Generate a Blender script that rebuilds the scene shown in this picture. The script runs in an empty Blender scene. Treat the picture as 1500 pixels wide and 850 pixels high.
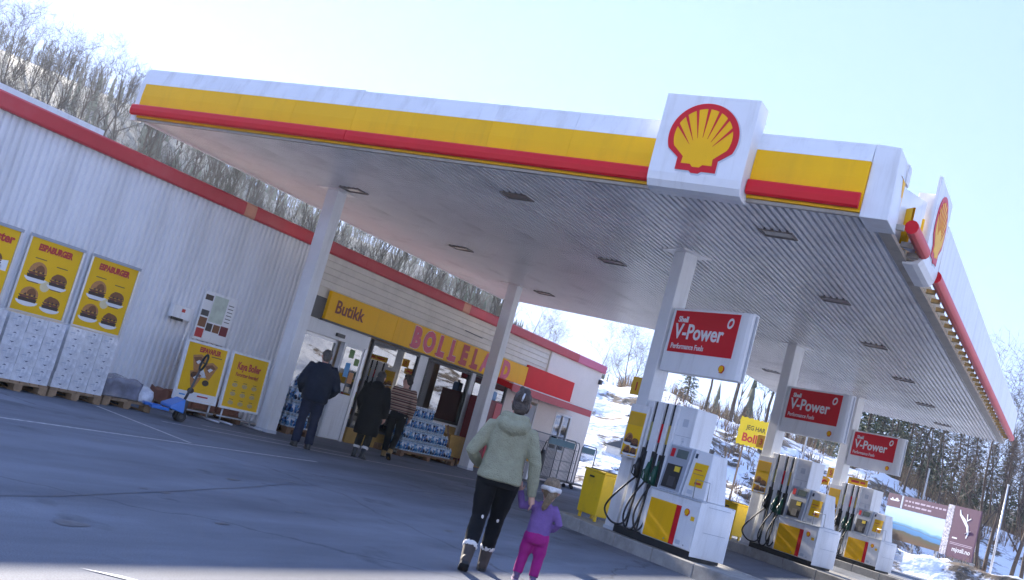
import bpy, bmesh, math, random
from math import sin, cos, pi, radians, sqrt, hypot, atan2
from mathutils import Vector, Matrix, noise

random.seed(7)
scene = bpy.context.scene
C = scene.collection

# ------------------------------------------------------------------ camera
CAM_H = 1.36296
cam_d = bpy.data.cameras.new('camera')
cam = bpy.data.objects.new('camera', cam_d)
C.objects.link(cam)
_r = Vector((0.84724, 0.46023, 0.26528))
_u = -Vector((0.17018, 0.23791, -0.95626))
_f = Vector((-0.50321, 0.85533, 0.12325))
_m = Matrix((_r, _u, -_f)).transposed().to_4x4()
_m.translation = Vector((0, 0, CAM_H))
cam.matrix_world = _m
cam_d.sensor_width = 36
cam_d.lens = 36 * 1545.8 / 1500
cam_d.clip_start = 0.05
cam_d.clip_end = 4000
scene.camera = cam

# ------------------------------------------------------------------ sky, sun, exposure
SUN_AZ = radians(-62.0)     # from +Y towards -X
SUN_EL = radians(19.85)
world = bpy.data.worlds.new('World')
scene.world = world
world.use_nodes = True
wn = world.node_tree.nodes
wl = world.node_tree.links
wn.clear()
w_out = wn.new('ShaderNodeOutputWorld')
w_bg = wn.new('ShaderNodeBackground')
w_sky = wn.new('ShaderNodeTexSky')
w_sky.sky_type = 'NISHITA'
w_sky.sun_disc = False
w_sky.sun_elevation = SUN_EL
w_sky.sun_rotation = SUN_AZ
w_sky.air_density = 1.0
w_sky.dust_density = 0.15
w_sky.ozone_density = 1.6
w_bg.inputs['Strength'].default_value = 0.15
w_mix = wn.new('ShaderNodeMix')
w_mix.data_type = 'RGBA'; w_mix.blend_type = 'MULTIPLY'; w_mix.inputs['Factor'].default_value = 1.0
w_mix.inputs['B'].default_value = (0.92, 1.21, 2.12, 1)
w_gam = wn.new('ShaderNodeGamma')          # evens out the glare of the low sun: the air is bright all round
w_gam.inputs['Gamma'].default_value = 0.24
wl.new(w_sky.outputs[0], w_gam.inputs['Color'])
wl.new(w_gam.outputs[0], w_mix.inputs['A'])
wl.new(w_mix.outputs['Result'], w_bg.inputs['Color'])
wl.new(w_bg.outputs[0], w_out.inputs['Surface'])

sun_d = bpy.data.lights.new('sun', 'SUN')
sun_d.energy = 5.0
sun_d.angle = radians(0.5)
sun_d.color = (1.0, 0.91, 0.79)
sun = bpy.data.objects.new('sun', sun_d)
C.objects.link(sun)
sdir = Vector((sin(SUN_AZ) * cos(SUN_EL), cos(SUN_AZ) * cos(SUN_EL), sin(SUN_EL)))
sun.rotation_euler = sdir.to_track_quat('Z', 'Y').to_euler()
sun.location = (-60, 30, 40)

scene.view_settings.view_transform = 'Standard'
scene.view_settings.look = 'None'
scene.view_settings.gamma = 1.0
scene.view_settings.use_curve_mapping = False
scene.view_settings.exposure = 1.82
scene.cycles.use_denoising = True
scene.cycles.max_bounces = 6
scene.cycles.diffuse_bounces = 4
scene.cycles.glossy_bounces = 3
scene.cycles.transparent_max_bounces = 8
scene.cycles.caustics_reflective = False
scene.cycles.caustics_refractive = False

NTH = 'first second third fourth fifth sixth seventh eighth ninth tenth eleventh twelfth thirteenth fourteenth fifteenth sixteenth seventeenth eighteenth nineteenth twentieth'.split()

# ------------------------------------------------------------------ materials
MATS = {}

def mat(name, col, rough=0.5, metal=0.0, var=0.12, vscale=3.0, bump=0.0, bscale=60.0, spec=0.5,
        dirt=None, dirt_amt=0.0, dscale=1.5, emit=None, coat=0.0, streak=False, rand=0.0):
    if name in MATS:
        return MATS[name]
    m = bpy.data.materials.new(name)
    m.use_nodes = True
    nt = m.node_tree
    b = nt.nodes['Principled BSDF']
    b.inputs['Roughness'].default_value = rough
    b.inputs['Metallic'].default_value = metal
    b.inputs['Specular IOR Level'].default_value = spec
    b.inputs['Coat Weight'].default_value = coat
    tc = nt.nodes.new('ShaderNodeTexCoord')
    col4 = (*col, 1)
    src = None
    if var > 0:
        n = nt.nodes.new('ShaderNodeTexNoise')
        n.inputs['Scale'].default_value = vscale
        n.inputs['Detail'].default_value = 6
        n.inputs['Roughness'].default_value = 0.62
        nt.links.new(tc.outputs['Object'], n.inputs['Vector'])
        r = nt.nodes.new('ShaderNodeValToRGB')
        r.color_ramp.elements[0].position = 0.3
        r.color_ramp.elements[1].position = 0.7
        r.color_ramp.elements[0].color = tuple(c * (1 - var) for c in col) + (1,)
        r.color_ramp.elements[1].color = tuple(min(1, c * (1 + var * 0.6)) for c in col) + (1,)
        nt.links.new(n.outputs['Fac'], r.inputs['Fac'])
        src = r.outputs['Color']
    if dirt is not None:
        n2 = nt.nodes.new('ShaderNodeTexNoise')
        n2.inputs['Scale'].default_value = dscale
        n2.inputs['Detail'].default_value = 9
        n2.inputs['Roughness'].default_value = 0.7
        if streak:
            mpp = nt.nodes.new('ShaderNodeMapping'); mpp.inputs['Scale'].default_value = (2.6, 2.6, 0.22)
            nt.links.new(tc.outputs['Object'], mpp.inputs['Vector']); nt.links.new(mpp.outputs[0], n2.inputs['Vector'])
        else:
            nt.links.new(tc.outputs['Object'], n2.inputs['Vector'])
        mr = nt.nodes.new('ShaderNodeMapRange')
        mr.inputs['From Min'].default_value = 0.5
        mr.inputs['From Max'].default_value = 0.72
        mr.inputs['To Max'].default_value = dirt_amt
        nt.links.new(n2.outputs['Fac'], mr.inputs['Value'])
        mx = nt.nodes.new('ShaderNodeMix')
        mx.data_type = 'RGBA'
        nt.links.new(mr.outputs[0], mx.inputs['Factor'])
        if src is not None:
            nt.links.new(src, mx.inputs['A'])
        else:
            mx.inputs['A'].default_value = col4
        mx.inputs['B'].default_value = (*dirt, 1)
        src = mx.outputs['Result']
    if src is not None and rand > 0:
        oi = nt.nodes.new('ShaderNodeObjectInfo')
        mr2 = nt.nodes.new('ShaderNodeMapRange'); mr2.inputs['To Min'].default_value = 1 - rand; mr2.inputs['To Max'].default_value = 1.0
        nt.links.new(oi.outputs['Random'], mr2.inputs['Value'])
        mm = nt.nodes.new('ShaderNodeVectorMath'); mm.operation = 'SCALE'
        nt.links.new(src, mm.inputs[0]); nt.links.new(mr2.outputs[0], mm.inputs['Scale'])
        src = mm.outputs[0]
    if src is not None:
        nt.links.new(src, b.inputs['Base Color'])
    else:
        b.inputs['Base Color'].default_value = col4
    if bump > 0:
        n3 = nt.nodes.new('ShaderNodeTexNoise')
        n3.inputs['Scale'].default_value = bscale
        n3.inputs['Detail'].default_value = 5
        nt.links.new(tc.outputs['Object'], n3.inputs['Vector'])
        bp = nt.nodes.new('ShaderNodeBump')
        bp.inputs['Strength'].default_value = bump
        bp.inputs['Distance'].default_value = 0.02
        nt.links.new(n3.outputs['Fac'], bp.inputs['Height'])
        nt.links.new(bp.outputs[0], b.inputs['Normal'])
    if emit:
        b.inputs['Emission Color'].default_value = (*emit[0], 1)
        b.inputs['Emission Strength'].default_value = emit[1]
    MATS[name] = m
    return m

def glass_mat(name, tint=(0.75, 0.82, 0.85), refl=0.09):
    m = bpy.data.materials.new(name)
    m.use_nodes = True
    nt = m.node_tree
    nt.nodes.clear()
    out = nt.nodes.new('ShaderNodeOutputMaterial')
    tr = nt.nodes.new('ShaderNodeBsdfTransparent')
    tr.inputs[0].default_value = (*tint, 1)
    gl = nt.nodes.new('ShaderNodeBsdfGlossy')
    gl.inputs['Roughness'].default_value = 0.015
    fr = nt.nodes.new('ShaderNodeFresnel')
    fr.inputs['IOR'].default_value = 1.5
    ma = nt.nodes.new('ShaderNodeMath')
    ma.operation = 'MULTIPLY_ADD'
    ma.inputs[1].default_value = 2.2
    ma.inputs[2].default_value = refl
    ma.use_clamp = True
    nt.links.new(fr.outputs[0], ma.inputs[0])
    mx = nt.nodes.new('ShaderNodeMixShader')
    nt.links.new(ma.outputs[0], mx.inputs[0])
    nt.links.new(tr.outputs[0], mx.inputs[1])
    nt.links.new(gl.outputs[0], mx.inputs[2])
    nt.links.new(mx.outputs[0], out.inputs['Surface'])
    MATS[name] = m
    return m

GLASS = glass_mat('window_glass', (0.34, 0.38, 0.41), 0.12)
FILM = glass_mat('clear_film', (0.9, 0.93, 0.95), 0.05)

DIRT = (0.16, 0.14, 0.12)
WHITE = mat('white_paint', (0.78, 0.79, 0.80), 0.38, rand=0.05, var=0.05, dirt=(0.42, 0.40, 0.37), dirt_amt=0.45, streak=True)
WHITE2 = mat('white_plastic', (0.8, 0.81, 0.82), 0.3, var=0.03, dirt=(0.42, 0.40, 0.37), dirt_amt=0.4, dscale=2.4, streak=True)
CLAD = mat('wall_sheet', (0.82, 0.825, 0.84), 0.42, rand=0.05, var=0.05, vscale=0.8, dirt=(0.45, 0.44, 0.42), dirt_amt=0.3, dscale=1.0, streak=True)
SOFFIT = mat('soffit_sheet', (0.87, 0.85, 0.83), 0.3, rand=0.06, var=0.06, vscale=0.7, dirt=(0.30, 0.27, 0.24), dirt_amt=0.45, dscale=0.8)
SIDING = mat('siding_paint', (0.78, 0.73, 0.64), 0.55, rand=0.08, var=0.07, vscale=2, dirt=(0.4, 0.37, 0.32), dirt_amt=0.35, dscale=2.5, bump=0.06, bscale=25)
RENDERW = mat('end_wall_paint', (0.80, 0.73, 0.68), 0.6, var=0.05, dirt=(0.5, 0.46, 0.42), dirt_amt=0.3)
YEL = mat('sign_yellow', (0.95, 0.50, 0.003), 0.45, rand=0.08, spec=0.2, var=0.06, vscale=0.6, dirt=(0.6, 0.31, 0.02), dirt_amt=0.3, dscale=1.2, streak=True)
YELP = mat('poster_yellow', (0.88, 0.52, 0.012), 0.5, spec=0.2, var=0.06, vscale=1.5)
YELB = mat('bin_yellow', (0.84, 0.55, 0.01), 0.35, var=0.06, dirt=(0.3, 0.2, 0.05), dirt_amt=0.35, dscale=4)
RED = mat('sign_red', (0.64, 0.006, 0.018), 0.4, var=0.08, vscale=1.0, spec=0.25)
RED2 = mat('red_trim', (0.58, 0.03, 0.05), 0.42, rand=0.15, var=0.14, vscale=0.7, dirt=(0.5, 0.12, 0.12), dirt_amt=0.4, dscale=0.7)
RED3 = mat('red_trim_faded', (0.60, 0.12, 0.22), 0.5, var=0.12, vscale=0.7)
ORNG = mat('trim_patch', (0.66, 0.28, 0.17), 0.5, var=0.15)
MAROON = mat('maroon', (0.17, 0.012, 0.02), 0.5)
PINK = mat('letter_pink', (0.62, 0.055, 0.12), 0.4, var=0.1, vscale=6)
PRED = mat('print_red', (0.5, 0.03, 0.03), 0.5, var=0.05)
BLACK = mat('black_plastic', (0.012, 0.013, 0.015), 0.42, var=0.15)
RUBBER = mat('rubber', (0.015, 0.016, 0.018), 0.6, var=0.2)
DARK = mat('dark_metal', (0.06, 0.06, 0.065), 0.45, var=0.2)
STEEL = mat('galvanised_steel', (0.45, 0.46, 0.47), 0.42, metal=0.7, var=0.15, vscale=8)
ALU = mat('aluminium', (0.6, 0.61, 0.63), 0.35, metal=0.6, var=0.06)
GREY = mat('grey_panel', (0.34, 0.37, 0.42), 0.45, var=0.06)
GREYL = mat('light_grey_panel', (0.55, 0.59, 0.64), 0.4, var=0.05)
GREEN = mat('nozzle_green', (0.008, 0.075, 0.045), 0.35)
WOOD = mat('pallet_wood', (0.36, 0.24, 0.14), 0.8, rand=0.3, var=0.3, vscale=9, bump=0.2, bscale=40)
WOODD = mat('old_wood', (0.20, 0.11, 0.06), 0.8, var=0.3, vscale=9)
CARTON = mat('carton_white', (0.74, 0.76, 0.79), 0.28, rand=0.12, var=0.22, vscale=11, bump=0.35, bscale=16, coat=0.5, dirt=(0.30, 0.34, 0.42), dirt_amt=0.55, dscale=7)
PRINTG = mat('print_grey', (0.12, 0.14, 0.20), 0.5)
PRINTW = mat('print_white', (0.8, 0.8, 0.8), 0.5, var=0.03)
PRINTB = mat('print_brown', (0.22, 0.085, 0.03), 0.5, var=0.25, vscale=40)
PRINTT = mat('print_tan', (0.50, 0.22, 0.07), 0.5, var=0.2, vscale=30)
PRINTD = mat('print_dark', (0.05, 0.03, 0.025), 0.5, var=0.3, vscale=30)
PRINTGR = mat('print_green', (0.10, 0.22, 0.04), 0.5, var=0.3, vscale=30)
PURPLE = mat('billboard_purple', (0.09, 0.03, 0.07), 0.5, var=0.06)
BLUEJ = mat('jack_blue', (0.01, 0.16, 0.55), 0.35, var=0.1, coat=0.3)
CONC = mat('kerb_concrete', (0.36, 0.35, 0.33), 0.85, rand=0.15, var=0.2, vscale=5, bump=0.25, bscale=70, dirt=(0.14, 0.13, 0.12), dirt_amt=0.6, dscale=2)
DECK = mat('dark_roof', (0.08, 0.08, 0.085), 0.8)
SKIN = mat('skin', (0.55, 0.30, 0.22), 0.5, var=0.06)
NUMY = mat('number_yellow', (0.72, 0.40, 0.008), 0.4, var=0.08)
DARKSTEEL = mat('weathered_flashing', (0.40, 0.36, 0.31), 0.5, metal=0.25, var=0.35, vscale=3, dirt=(0.1, 0.08, 0.06), dirt_amt=0.7, dscale=3)

# ------------------------------------------------------------------ mesh helpers
class MB:
    def __init__(s):
        s.v = []; s.f = []; s.mi = []
        s.cur = 0
    def add(s, vs, fs):
        o = len(s.v)
        s.v.extend(vs)
        for f in fs:
            s.f.append(tuple(i + o for i in f)); s.mi.append(s.cur)
        return s
    def box(s, x0, x1, y0, y1, z0, z1):
        vs = [(x, y, z) for z in (z0, z1) for y in (y0, y1) for x in (x0, x1)]
        return s.add(vs, [(0, 2, 3, 1), (4, 5, 7, 6), (0, 1, 5, 4), (2, 6, 7, 3), (0, 4, 6, 2), (1, 3, 7, 5)])
    def hexa(s, bottom, top):
        """bottom / top: 4 points each, anticlockwise seen from above"""
        vs = list(bottom) + list(top)
        return s.add(vs, [(3, 2, 1, 0), (4, 5, 6, 7), (0, 1, 5, 4), (1, 2, 6, 5), (2, 3, 7, 6), (3, 0, 4, 7)])
    def poly(s, pts):
        return s.add(pts, [tuple(range(len(pts)))])
    def prism_y(s, pts, y0, y1):
        """2d (x,z) outline extruded along y; front face at y0"""
        n = len(pts)
        vs = [(x, y0, z) for x, z in pts] + [(x, y1, z) for x, z in pts]
        fs = [tuple(range(n)), tuple(range(2 * n - 1, n - 1, -1))]
        fs += [(i, i + n, (i + 1) % n + n, (i + 1) % n) for i in range(n)]
        return s.add(vs, fs)
    def prism_x(s, pts, x0, x1):
        n = len(pts)
        vs = [(x0, y, z) for y, z in pts] + [(x1, y, z) for y, z in pts]
        fs = [tuple(range(n - 1, -1, -1)), tuple(range(n, 2 * n))]
        fs += [(i, (i + 1) % n, (i + 1) % n + n, i + n) for i in range(n)]
        return s.add(vs, fs)
    def prism_z(s, pts, z0, z1):
        n = len(pts)
        vs = [(x, y, z0) for x, y in pts] + [(x, y, z1) for x, y in pts]
        fs = [tuple(range(n - 1, -1, -1)), tuple(range(n, 2 * n))]
        fs += [(i, (i + 1) % n, (i + 1) % n + n, i + n) for i in range(n)]
        return s.add(vs, fs)
    def tube(s, pts, rad, n=8, cap=True):
        """tapered tube along pts; rad a number, a list, or list of (ra, rb)"""
        pts = [Vector(p) for p in pts]
        k = len(pts)
        if not isinstance(rad, (list, tuple)):
            rad = [rad] * k
        t0 = (pts[1] - pts[0]).normalized()
        ref = Vector((1, 0, 0)) if abs(t0.x) < 0.8 else Vector((0, 1, 0))
        a = (ref - t0 * ref.dot(t0)).normalized()
        rings = []
        for i in range(k):
            t = (pts[min(i + 1, k - 1)] - pts[max(i - 1, 0)])
            if t.length < 1e-9:
                t = t0
            t = t.normalized()
            a = (a - t * a.dot(t)).normalized()
            b = t.cross(a)
            r = rad[i]
            ra, rb = r if isinstance(r, (list, tuple)) else (r, r)
            rings.append([tuple(pts[i] + a * (ra * cos(2 * pi * j / n)) + b * (rb * sin(2 * pi * j / n))) for j in range(n)])
        return s.loft(rings, cap)
    def loft(s, rings, cap=True):
        n = len(rings[0]); k = len(rings)
        vs = [p for r in rings for p in r]
        fs = []
        for i in range(k - 1):
            for j in range(n):
                a = i * n + j; b = i * n + (j + 1) % n
                fs.append((a, b, b + n, a + n))
        if cap:
            fs.append(tuple(range(n - 1, -1, -1)))
            fs.append(tuple((k - 1) * n + j for j in range(n)))
        return s.add(vs, fs)
    def ellipsoid(s, c, rx, ry, rz, nu=14, nv=9):
        rings = []
        for i in range(1, nv):
            ph = pi * i / nv - pi / 2
            rings.append([(c[0] + rx * cos(ph) * cos(2 * pi * j / nu), c[1] + ry * cos(ph) * sin(2 * pi * j / nu), c[2] + rz * sin(ph)) for j in range(nu)])
        return s.loft(rings)
    def cyl(s, p0, p1, r, n=12, r1=None):
        return s.tube([p0, p1], [r, r if r1 is None else r1], n)
    def mesh(s, name, mats, smooth=False):
        me = bpy.data.meshes.new(name)
        me.from_pydata([tuple(p) for p in s.v], [], s.f)
        if not isinstance(mats, (list, tuple)):
            mats = [mats]
        for m in mats:
            me.materials.append(m)
        if len(mats) > 1:
            me.polygons.foreach_set('material_index', s.mi)
        if smooth:
            me.polygons.foreach_set('use_smooth', [True] * len(me.polygons))
        me.update()
        return me
    def build(s, name, mats, parent=None, smooth=False, bevel=0.0, segs=2):
        return link(name, s.mesh(name, mats, smooth), parent, bevel, segs)

def link(name, me, parent=None, bevel=0.0, segs=2):
    o = bpy.data.objects.new(name, me)
    C.objects.link(o)
    if parent is not None:
        o.parent = parent
    if bevel > 0:
        b = o.modifiers.new('bevel', 'BEVEL')
        b.width = bevel; b.segments = segs; b.limit_method = 'ANGLE'; b.angle_limit = radians(40)
    return o

def tag(o, label=None, cat=None, group=None, kind=None):
    if label: o['label'] = label
    if cat: o['category'] = cat
    if group: o['group'] = group
    if kind: o['kind'] = kind
    return o

def thing(name, label, cat, loc=(0, 0, 0), rz=0.0, group=None):
    o = bpy.data.objects.new(name, None)
    o.empty_display_size = 0.2
    C.objects.link(o)
    o.location = loc
    o.rotation_euler = (0, 0, rz)
    return tag(o, label, cat, group)

def copy_tree(o, parent=None):
    c = o.copy()
    C.objects.link(c)
    c.parent = parent
    for ch in [k for k in o.children]:
        copy_tree(ch, c)
    return c

def bx(name, m, parent, x0, x1, y0, y1, z0, z1, bevel=0.0, smooth=False):
    return MB().box(x0, x1, y0, y1, z0, z1).build(name, m, parent, smooth, bevel)

_tc = {}
def text(name, s, size, m, parent, x, y, z, extrude=0.003, offset=0.0, align='LEFT', shear=0.0, sx=1.0, rot=0.0):
    """flat lettering standing in the local x-z plane, facing -y, base line at z"""
    cu = bpy.data.curves.new('lettering', 'FONT')
    cu.body = s; cu.size = size; cu.extrude = extrude; cu.offset = offset; cu.align_x = align
    cu.shear = shear; cu.resolution_u = 3
    t = bpy.data.objects.new('lettering_tmp', cu)
    C.objects.link(t)
    dg = bpy.context.evaluated_depsgraph_get()
    dg.update()
    me = bpy.data.meshes.new_from_object(t.evaluated_get(dg))
    bpy.data.objects.remove(t)
    bpy.data.curves.remove(cu)
    me.transform(Matrix.Rotation(rot, 4, 'Z'))
    me.transform(Matrix.Diagonal((sx, 1, 1, 1)))
    me.transform(Matrix.Rotation(pi / 2, 4, 'X'))
    me.transform(Matrix.Translation((x, y, z)))
    me.materials.clear(); me.materials.append(m)
    return link(name, me, parent)

def smooth01(t):
    t = max(0.0, min(1.0, t))
    return t * t * (3 - 2 * t)

def interp(x, tab):
    if x <= tab[0][0]: return tab[0][1]
    for (a, va), (b, vb) in zip(tab, tab[1:]):
        if x <= b:
            t = (x - a) / (b - a)
            return va + (vb - va) * t
    return tab[-1][1]

# ------------------------------------------------------------------ terrain
EL = [(-180, 3.0), (-70, 8.0), (-50, 7.4), (-42, 5.4), (-30, 4.2), (-24, 3.5), (-20, 3.7), (-16, 3.1), (-10, 2.5), (-5, 1.2), (0, 0.9), (14, 1.6), (40, 7.5), (120, 7.5), (160, 5), (180, 3)]  # steep right-hand rise is out of view, added as sunlit snow for fill
R0 = [(-180, 30), (-100, 60), (-75, 46), (-50, 46), (-30, 50), (-24, 44), (-16, 46), (-10, 60), (-7, 72), (0, 78), (14, 50), (40, 22), (120, 20), (180, 30)]  # rise starts close on the unseen right, to strengthen the bounced light
FARHILL = [(-180, 3.0), (-110, 6), (-75, 10.5), (-62, 10.4), (-52, 9.8), (-43, 7.4), (-35.5, 6.5), (-29.4, 4.5), (-25, 3.0), (-21, 2.0), (-15, 1.9), (-8, 2.4), (0, 2.2), (20, 3), (60, 5), (90, 6), (130, 4), (180, 3)]

def in_lot(x, y):
    """signed distance-like: > 0 outside the paved forecourt"""
    d1 = y - (43.5 + 0.06 * x)
    d2 = -(x + 30)
    d3 = x - 10  # edge drawn in so unseen sunlit snow beyond brightens the forecourt
    d4 = -(y + 12)
    d5 = (y - 34.5) if x < -15.0 else -99
    if x < -15.0:
        return max(d5, d2, d4)
    return max(d1, d3, d4)

def ground_z(x, y):
    d = in_lot(x, y)
    if d <= 0:
        return -0.02
    r = hypot(x, y); az = math.degrees(atan2(x, y))
    r0 = interp(az, R0); e = interp(az, EL)
    z = 0.0
    z120 = CAM_H + 88 * math.tan(radians(e))
    if r > r0:
        t = (r - r0) / (max(88, r0 + 16) - r0)
        z = z120 * min(t, 1.0) if t < 1 else z120 + (r - 88) * 0.015
        z *= 0.25 + 0.75 * smooth01(min(t, 1) * 1.6)
    # far wooded hill
    if r > 150:
        ef = interp(az, FARHILL)
        top = CAM_H + 430 * math.tan(radians(ef))
        t = smooth01((r - 150) / 280)
        z = z + (top - z) * t if r < 430 else top - (r - 430) * 0.04
    amp = smooth01(d / 5)
    z += amp * (0.5 * noise.noise((x * 0.16, y * 0.16, 3.1)) + 0.25 * noise.noise((x * 0.5, y * 0.5, 7.7)))
    z += amp * smooth01((r - r0) / 10) * (1.1 * abs(noise.noise((x * 0.11, y * 0.11, 9.0)))) 
    # ploughed snow bank along the edge of the lot
    bank = 0.75 + 0.35 * noise.noise((x * 0.3, y * 0.3, 1.0)) + 0.25 * noise.noise((x * 1.1, y * 1.1, 5.0))
    z += max(0, bank) * math.exp(-((d - 1.5) / 1.1) ** 2)
    z += 0.10 * noise.noise((x * 2.0, y * 2.0, 2.0)) * amp
    return max(z, -0.02)

def snow_mat():
    m = bpy.data.materials.new('snowy_ground')
    m.use_nodes = True
    nt = m.node_tree; b = nt.nodes['Principled BSDF']
    b.inputs['Roughness'].default_value = 0.75
    tc = nt.nodes.new('ShaderNodeTexCoord')
    n = nt.nodes.new('ShaderNodeTexNoise'); n.inputs['Scale'].default_value = 0.32; n.inputs['Detail'].default_value = 10; n.inputs['Roughness'].default_value = 0.68
    nt.links.new(tc.outputs['Object'], n.inputs['Vector'])
    geo = nt.nodes.new('ShaderNodeNewGeometry')
    sx = nt.nodes.new('ShaderNodeSeparateXYZ'); nt.links.new(geo.outputs['Normal'], sx.inputs[0])
    add = nt.nodes.new('ShaderNodeMath'); add.operation = 'MULTIPLY_ADD'; add.inputs[1].default_value = 0.35
    nt.links.new(sx.outputs['Z'], add.inputs[0]); nt.links.new(n.outputs['Fac'], add.inputs[2])
    mr = nt.nodes.new('ShaderNodeMapRange'); mr.inputs['From Min'].default_value = 0.755; mr.inputs['From Max'].default_value = 0.81
    nt.links.new(add.outputs[0], mr.inputs['Value'])
    n2 = nt.nodes.new('ShaderNodeTexNoise'); n2.inputs['Scale'].default_value = 1.7; n2.inputs['Detail'].default_value = 8
    nt.links.new(tc.outputs['Object'], n2.inputs['Vector'])
    er = nt.nodes.new('ShaderNodeValToRGB')
    er.color_ramp.elements[0].color = (0.035, 0.028, 0.02, 1); er.color_ramp.elements[1].color = (0.20, 0.14, 0.085, 1)
    er.color_ramp.elements[0].position = 0.35; er.color_ramp.elements[1].position = 0.7
    nt.links.new(n2.outputs['Fac'], er.inputs['Fac'])
    mx = nt.nodes.new('ShaderNodeMix'); mx.data_type = 'RGBA'
    nt.links.new(mr.outputs[0], mx.inputs['Factor']); nt.links.new(er.outputs[0], mx.inputs['A'])
    mx.inputs['B'].default_value = (0.80, 0.83, 0.88, 1)
    # the distant wooded hillside is bare brown forest floor with little snow
    sp = nt.nodes.new('ShaderNodeSeparateXYZ'); nt.links.new(tc.outputs['Object'], sp.inputs[0])
    ln = nt.nodes.new('ShaderNodeVectorMath'); ln.operation = 'LENGTH'; nt.links.new(tc.outputs['Object'], ln.inputs[0])
    fr = nt.nodes.new('ShaderNodeMapRange'); fr.inputs['From Min'].default_value = 100; fr.inputs['From Max'].default_value = 125; fr.inputs['To Max'].default_value = 0.93
    nt.links.new(ln.outputs['Value'], fr.inputs['Value'])
    mx2 = nt.nodes.new('ShaderNodeMix'); mx2.data_type = 'RGBA'
    nt.links.new(fr.outputs[0], mx2.inputs['Factor']); nt.links.new(mx.outputs['Result'], mx2.inputs['A'])
    mx2.inputs['B'].default_value = (0.06, 0.05, 0.038, 1)
    nt.links.new(mx2.outputs['Result'], b.inputs['Base Color'])
    bp = nt.nodes.new('ShaderNodeBump'); bp.inputs['Strength'].default_value = 0.6; bp.inputs['Distance'].default_value = 0.25
    nt.links.new(n2.outputs['Fac'], bp.inputs['Height']); nt.links.new(bp.outputs[0], b.inputs['Normal'])
    return m
SNOW = snow_mat()

def polar_sheet(name, radii, azs, m, closed):
    mb = MB()
    k = len(azs)
    mb.v.append((0, 0, -0.02)) if False else None
    for r in radii:
        for a in azs:
            x = r * sin(radians(a)); y = r * cos(radians(a))
            mb.v.append((x, y, ground_z(x, y)))
    for i in range(len(radii) - 1):
        for j in range(k if closed else k - 1):
            a0 = i * k + j; b0 = i * k + (j + 1) % k
            mb.f.append((a0, a0 + k, b0 + k, b0)); mb.mi.append(0)
    return mb.build(name, m, None, True)

_radii = [0.5, 5, 8, 10, 11, 12, 13, 14, 16, 18, 20, 22, 24, 27, 30, 32, 34] + [34 + 0.42 * i for i in range(1, 90)] + [72 + 1.2 * i for i in range(0, 50)] + [134 + 8 * i for i in range(0, 45)] + [520, 600, 700, 820]
_azs = []
a = -180.0
while a < 180:
    _azs.append(a)
    a += 0.32 if -34 <= a < 6 else (1.2 if -75 <= a < 30 else 3.0)
tag(polar_sheet('hillside_terrain', _radii, _azs, SNOW, True), 'snow covered slope with brown bare patches rising behind the forecourt', 'terrain', kind='structure')

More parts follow.
